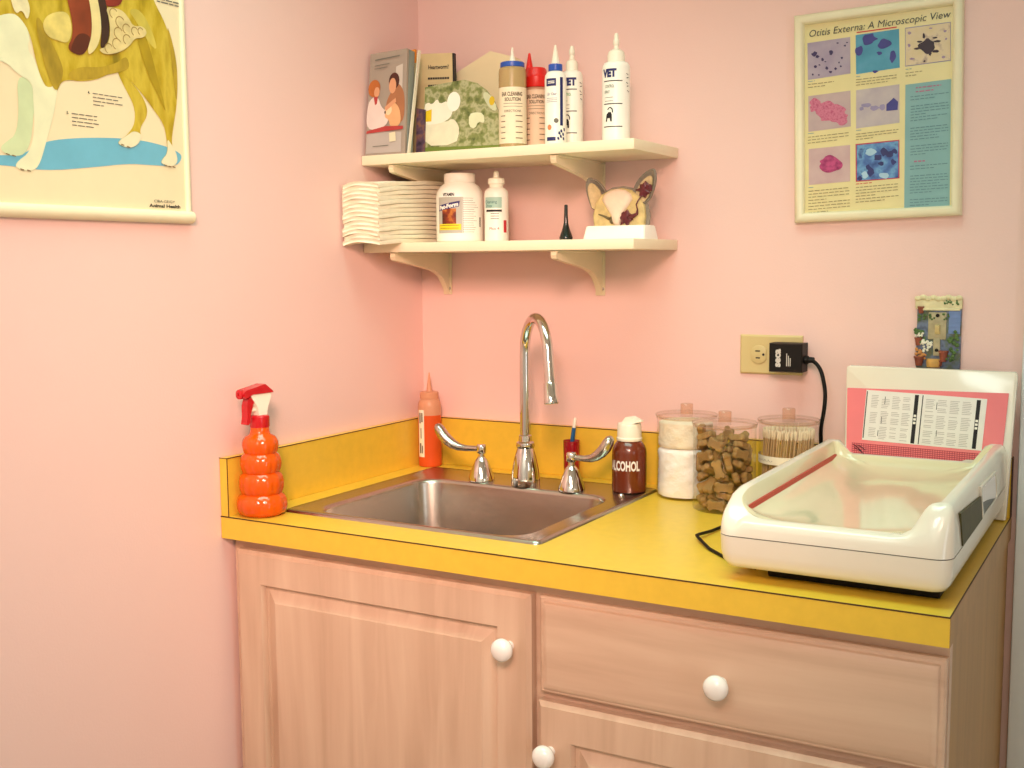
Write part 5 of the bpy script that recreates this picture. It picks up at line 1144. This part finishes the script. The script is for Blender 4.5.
# ------------------------------------------------------------------ dog chart on the left wall
dg = thing('anatomy_chart', 'chart of a yellow dog showing its organs, in a cream rail frame', 'wall chart', (0, -.98, 1.7))
YR, YL, ZB_, ZT_ = -.6815, -1.36, 1.4190, 2.03
b = MB(); b.box(.001, .004, YL+.006, YR-.006, ZB_+.01, ZT_-.01); sh = b.build('sheet', M('cream chart paper', '#efdfb8', .4, var=.015), dg, smooth=False)
def rail(y0, y1, z0, z1, along):
    b = MB(); n = 8; rs = []
    prof = [(0, 0)]+[(.5-.5*math.cos(PI*i/n), math.sin(PI*i/n)**.7) for i in range(1, n)]+[(1, 0)]
    for e in (0, 1):
        if along == 'y': rs.append([Vector((.001+.013*p[1], y0+(y1-y0)*e, z0+(z1-z0)*p[0])) for p in prof])
        else: rs.append([Vector((.001+.008*p[1], y0+(y1-y0)*p[0], z0+(z1-z0)*e)) for p in prof])
    b.rings(rs); b.build('frame_rail', CREAMFR, dg)
rail(YL, YR, ZB_, ZB_+.021, 'y'); rail(YL, YR, ZT_-.021, ZT_, 'y'); rail(YR-.0125, YR-.001, ZB_+.01, ZT_-.01, 'z'); rail(YL+.001, YL+.0125, ZB_+.01, ZT_-.01, 'z')
FUR = ramp_mat('yellow printed fur', [(.28, '#8c7812'), (.42, '#bda01e'), (.55, '#d2b83c'), (.72, '#b0921a')], 26, 6, stretch=(1, 1.4, .5)); WFUR = M('white printed fur', '#e9e8c2', .5, var=.07, scale=25)
kx = .0044
def dart(nm, m, pts):
    global kx
    b = MB(); b.sheet([Vector((kx, y, z)) for y, z in chaikin(pts)]); kx += .00012
    b.bm.normal_update(); bmesh.ops.triangulate(b.bm, faces=b.bm.faces[:]); b.build(nm, m, sh, fix=False, smooth=False)
dart('blue_ground', M('blue printed ground', '#6fb6cf', .5, var=.06, scale=20), DOG['blue'])
dart('dog_leg', FUR, DOG['farhind']); dart('dog_leg', M('greenish white fur', '#cfdcae', .5, var=.07, scale=25), DOG['farfore'])
dart('dog_body', FUR, DOG['body']); dart('dog_chest', WFUR, DOG['chest'])
dart('dog_haunch_light', M('pale printed fur', '#cdb94e', .5, var=.18, scale=40, stretch=(1, 1, .5)), [(-.80, 1.745), (-.775, 1.75), (-.752, 1.72), (-.742, 1.69), (-.76, 1.70), (-.785, 1.73)])
dart('dog_belly', M('olive brown printed fur', '#b39628', .5, var=.3, scale=40, stretch=(1, 1.2, .5)), [(-.918, 1.632), (-.895, 1.645), (-.86, 1.648), (-.825, 1.66), (-.806, 1.675), (-.80, 1.655), (-.822, 1.6465), (-.848, 1.639), (-.868, 1.631), (-.896, 1.6245), (-.915, 1.6245)])
dart('dog_flank', M('olive brown printed fur', '#b39628', .5, var=.3, scale=40, stretch=(1, 1.2, .5)), [(-.97, 1.70), (-.962, 1.705), (-.945, 1.675), (-.925, 1.64), (-.928, 1.622), (-.94, 1.60), (-.952, 1.62), (-.962, 1.655)])
dart('dog_tail_shade', M('olive brown printed fur', '#b39628', .5, var=.3, scale=40, stretch=(1, 1.2, .5)), [(-.722, 1.735), (-.714, 1.72), (-.703, 1.68), (-.703, 1.64), (-.707, 1.61), (-.713, 1.66), (-.716, 1.70)])
PAWW = M('white printed paw', '#e9e2bd', .5, var=.06, scale=30)
dart('dog_paw', PAWW, [(-.7306, 1.555), (-.7214, 1.5463), (-.7119, 1.5341), (-.7086, 1.5192), (-.7206, 1.5093), (-.7456, 1.5135), (-.742, 1.5207), (-.7295, 1.5317)])
dart('dog_paw', PAWW, [(-.80, 1.560), (-.786, 1.558), (-.783, 1.5517), (-.7925, 1.5383), (-.8103, 1.5324), (-.8308, 1.5369), (-.8268, 1.5439), (-.8104, 1.553)])
dart('dog_haunch', M('olive printed fur', '#a88d14', .5, var=.3, scale=18), DOG['ridge'])
dart('organ', M('cream organ', '#e4cf76', .5, var=.2, scale=40), DOG['lung']); dart('organ', M('pale organ', '#e8dcae', .5, var=.15, scale=40), DOG['lung2'])
dart('organ', M('red brown organ', '#8a3c1c', .5, var=.25, scale=22), DOG['liver']); dart('organ', M('brown organ lobe', '#5c2814', .5, var=.25, scale=30), [(-.912, 1.668), (-.9, 1.690), (-.885, 1.695), (-.874, 1.69), (-.8756, 1.6812), (-.8892, 1.6609), (-.9082, 1.6617)])
dart('organ', M('dark red organ', '#8e2f1e', .5, var=.2, scale=40), DOG['redtop'])
dart('organ', M('cream stripe organ', '#e6d494', .5, var=.08, scale=40), DOG['stripe']); dart('organ', M('dark organ', '#3a2418', .5, var=.2), DOG['dark'])
dart('organ', M('cream gut', '#dcc88a', .5, var=.15, scale=60), DOG['gut'])
GUTL = M('brown gut line', '#9c7c3e', .5, var=.1)
b = MB(); kx += .0002
for k, (y, z, r) in enumerate(((-.83, 1.733, .008), (-.818, 1.722, .009), (-.822, 1.705, .009), (-.806, 1.714, .008), (-.806, 1.698, .008), (-.826, 1.688, .009), (-.842, 1.679, .008), (-.79, 1.713, .007), (-.778, 1.715, .006))):
    P1 = [Vector((kx, y+r*math.cos(a), z+r*math.sin(a))) for a in [rad(30+22*i) for i in range(11)]]; P2 = [Vector((kx, y+(r-.0013)*math.cos(a), z+(r-.0013)*math.sin(a))) for a in [rad(30+22*i) for i in range(11)]]
    for i in range(10): b.sheet([P1[i], P1[i+1], P2[i+1], P2[i]])
b.build('gut_lines', GUTL, sh, fix=False, smooth=False)
# paws outlined, dark claws
b = MB()
for y, z in ((-.740, 1.511), (-.731, 1.5095), (-.722, 1.5092), (-.826, 1.5362), (-.815, 1.534), (-1.008, 1.4865), (-.997, 1.4855), (-1.03, 1.506), (-1.02, 1.5045)): b.sheet([Vector((kx, y, z)), Vector((kx, y+.006, z-.001)), Vector((kx, y+.006, z+.0005)), Vector((kx, y, z+.0018))])
b.build('claws', BROWNINK, sh, fix=False, smooth=False)
b = MB(); kx = .0046
def row(y0, y1, z, h):
    rr = random.Random(int(abs(y0*z)*1e6)); y = y0
    while y < y1-.001:
        w_ = min(rr.uniform(.006, .016), y1-y); b.sheet([Vector((kx, y, z)), Vector((kx, y+w_, z)), Vector((kx, y+w_, z+h)), Vector((kx, y, z+h))]); y += w_+.0018
for i in range(4): row(-.874, -.818-.006*(i % 2)-(.03 if i == 3 else 0), 1.6078-i*.0055, .0013)
for i in range(4): row(-.914, -.865-.004*(i % 2)-(.0 if i < 3 else .004), 1.5738-i*.0055, .0013)
row(-.74, -.69, 1.768, .002); row(-.735, -.69, 1.7725, .002)
b.build('print', GREYINK, sh, fix=False, smooth=False)
b = MB(); U_, V_ = (0, 1, 0), (0, 0, 1)
text_flat(b, '4.', (kx, -.8815, 1.609), U_, V_, .004, bold=.03); text_flat(b, '5.', (kx, -.9215, 1.575), U_, V_, .004, bold=.03)
text_flat(b, 'CIBA-GEIGY', (kx, -.7405, 1.4535), U_, V_, .0042, .044); text_flat(b, 'Animal Health', (kx, -.740, 1.4462), U_, V_, .0052, .066, bold=.03)
b.build('lettering', BLACKINK, sh, fix=False, smooth=False)

# ------------------------------------------------------------------ lamps: ceiling troffers, an added fill lamp and the added window
def area(name, loc, rot, sx, sy, power, col):
    l = bpy.data.lights.new(name, 'AREA'); l.shape = 'RECTANGLE'; l.size = sx; l.size_y = sy; l.energy = power; l.color = col
    o = bpy.data.objects.new(name, l); C.objects.link(o); o.location = loc; o.rotation_euler = rot; return o
GLOWM = M('lit diffuser', '#fff4dd', .5, var=0, emit='#fff0cc', estr=.3)
def troffer(x, y, label, power, col, spread=180):
    t = thing('ceiling_light', label, 'ceiling light', (x, y, RH))
    b = MB()
    for a in ((x-.62, x-.6, y-.32, y+.32), (x+.6, x+.62, y-.32, y+.32), (x-.6, x+.6, y-.32, y-.3), (x-.6, x+.6, y+.3, y+.32)): b.box(*a, RH-.03, RH)
    b.build('frame', TRIMP, t, smooth=False)
    b = MB(); b.box(x-.6, x+.6, y-.3, y+.3, RH-.02, RH-.012); b.build('diffuser', GLOWM, t, smooth=False)
    area('ceiling_lamp', (x, y, RH-.04), (0, 0, 0), 1.18, .58, power, col).data.spread = rad(spread)
def tint(c): return c
troffer(.65, -.8, 'lit ceiling panel over the worktop', KEY*.28, (.52, .96, .84), 110)
troffer(1.2, -2.6, 'lit ceiling panel behind the viewer', KEY, (.87, 1.0, .98))
lamp_at = Vector((1.42, -2.36, 2.08)); aim_ = (Vector((.05, -.18, 1.02))-lamp_at).normalized(); T = aim_.to_track_quat('-Z', 'Y')
lt = thing('fill_lamp', 'added warm fill lamp hanging from the ceiling behind the viewer', 'lamp', lamp_at)  # unseen lamp, added to warm and brighten the sink corner
b = MB(); T4 = T.to_matrix().to_4x4()
b.lathe([(.30, .0), (.305, .005), (.30, .03), (.2, .09), (.05, .12), (.0005, .122)], lamp_at, 40, T=T4, cap0=False); b.build('lamp_head', TRIMP, lt)
hp = lamp_at-aim_*.12
b = MB(); b.tube([hp, hp+Vector((0, 0, .03)), (hp.x, hp.y, RH)], .012, 12); b.lathe([(.06, RH-.02), (.06, RH)], (hp.x, hp.y, 0), 24); b.build('stem', TRIMP, lt)
l_ = area('fill_lamp_light', lamp_at+aim_*.012, (0, 0, 0), .4, .4, LAMP, (1, .60, .47)); l_.rotation_euler = T.to_euler(); l_.data.spread = rad(50)
area('added_window_fill', (RX+.015, (WY0+WY1)/2, (WZ0+WZ1)/2), (0, rad(90), 0), WZ1-WZ0-.08, WY1-WY0-.08, WIN_FILL, (.85, .95, 1.0))  # side light added through the made-up window
w = bpy.data.worlds.new('world'); bpy.context.scene.world = w; w.use_nodes = True
w.node_tree.nodes['Background'].inputs['Color'].default_value = (.75, .85, 1, 1); w.node_tree.nodes['Background'].inputs['Strength'].default_value = 1.0

# ------------------------------------------------------------------ camera
cd = bpy.data.cameras.new('camera'); cam = bpy.data.objects.new('camera', cd); C.objects.link(cam)
cd.sensor_width = 36; cd.lens = 1135.2466/1024*36; cd.clip_start = .02
yaw, pitch, roll = -0.5209568623610421, 0.10513791898702107, -0.007395042123209317
f = Vector((math.sin(yaw)*math.cos(pitch), math.cos(yaw)*math.cos(pitch), -math.sin(pitch)))
r = Vector((math.cos(yaw), -math.sin(yaw), 0)); u = r.cross(f)
rr_v = r*math.cos(roll)+u*math.sin(roll); uu = -r*math.sin(roll)+u*math.cos(roll)
m = Matrix((rr_v, uu, -f)).transposed().to_4x4(); m.translation = Vector((1.4158909536938644, -2.0738181754402483, 1.3483954500362014))
cam.matrix_world = m
S_ = bpy.context.scene; S_.camera = cam
vs_ = S_.view_settings; vs_.view_transform = 'Standard'; vs_.look = 'None'; vs_.gamma = 1; vs_.use_curve_mapping = False; vs_.exposure = EXPO
S_.cycles.max_bounces = 10; S_.cycles.transparent_max_bounces = 24; S_.cycles.use_denoising = True; S_.cycles.caustics_reflective = False; S_.cycles.caustics_refractive = False
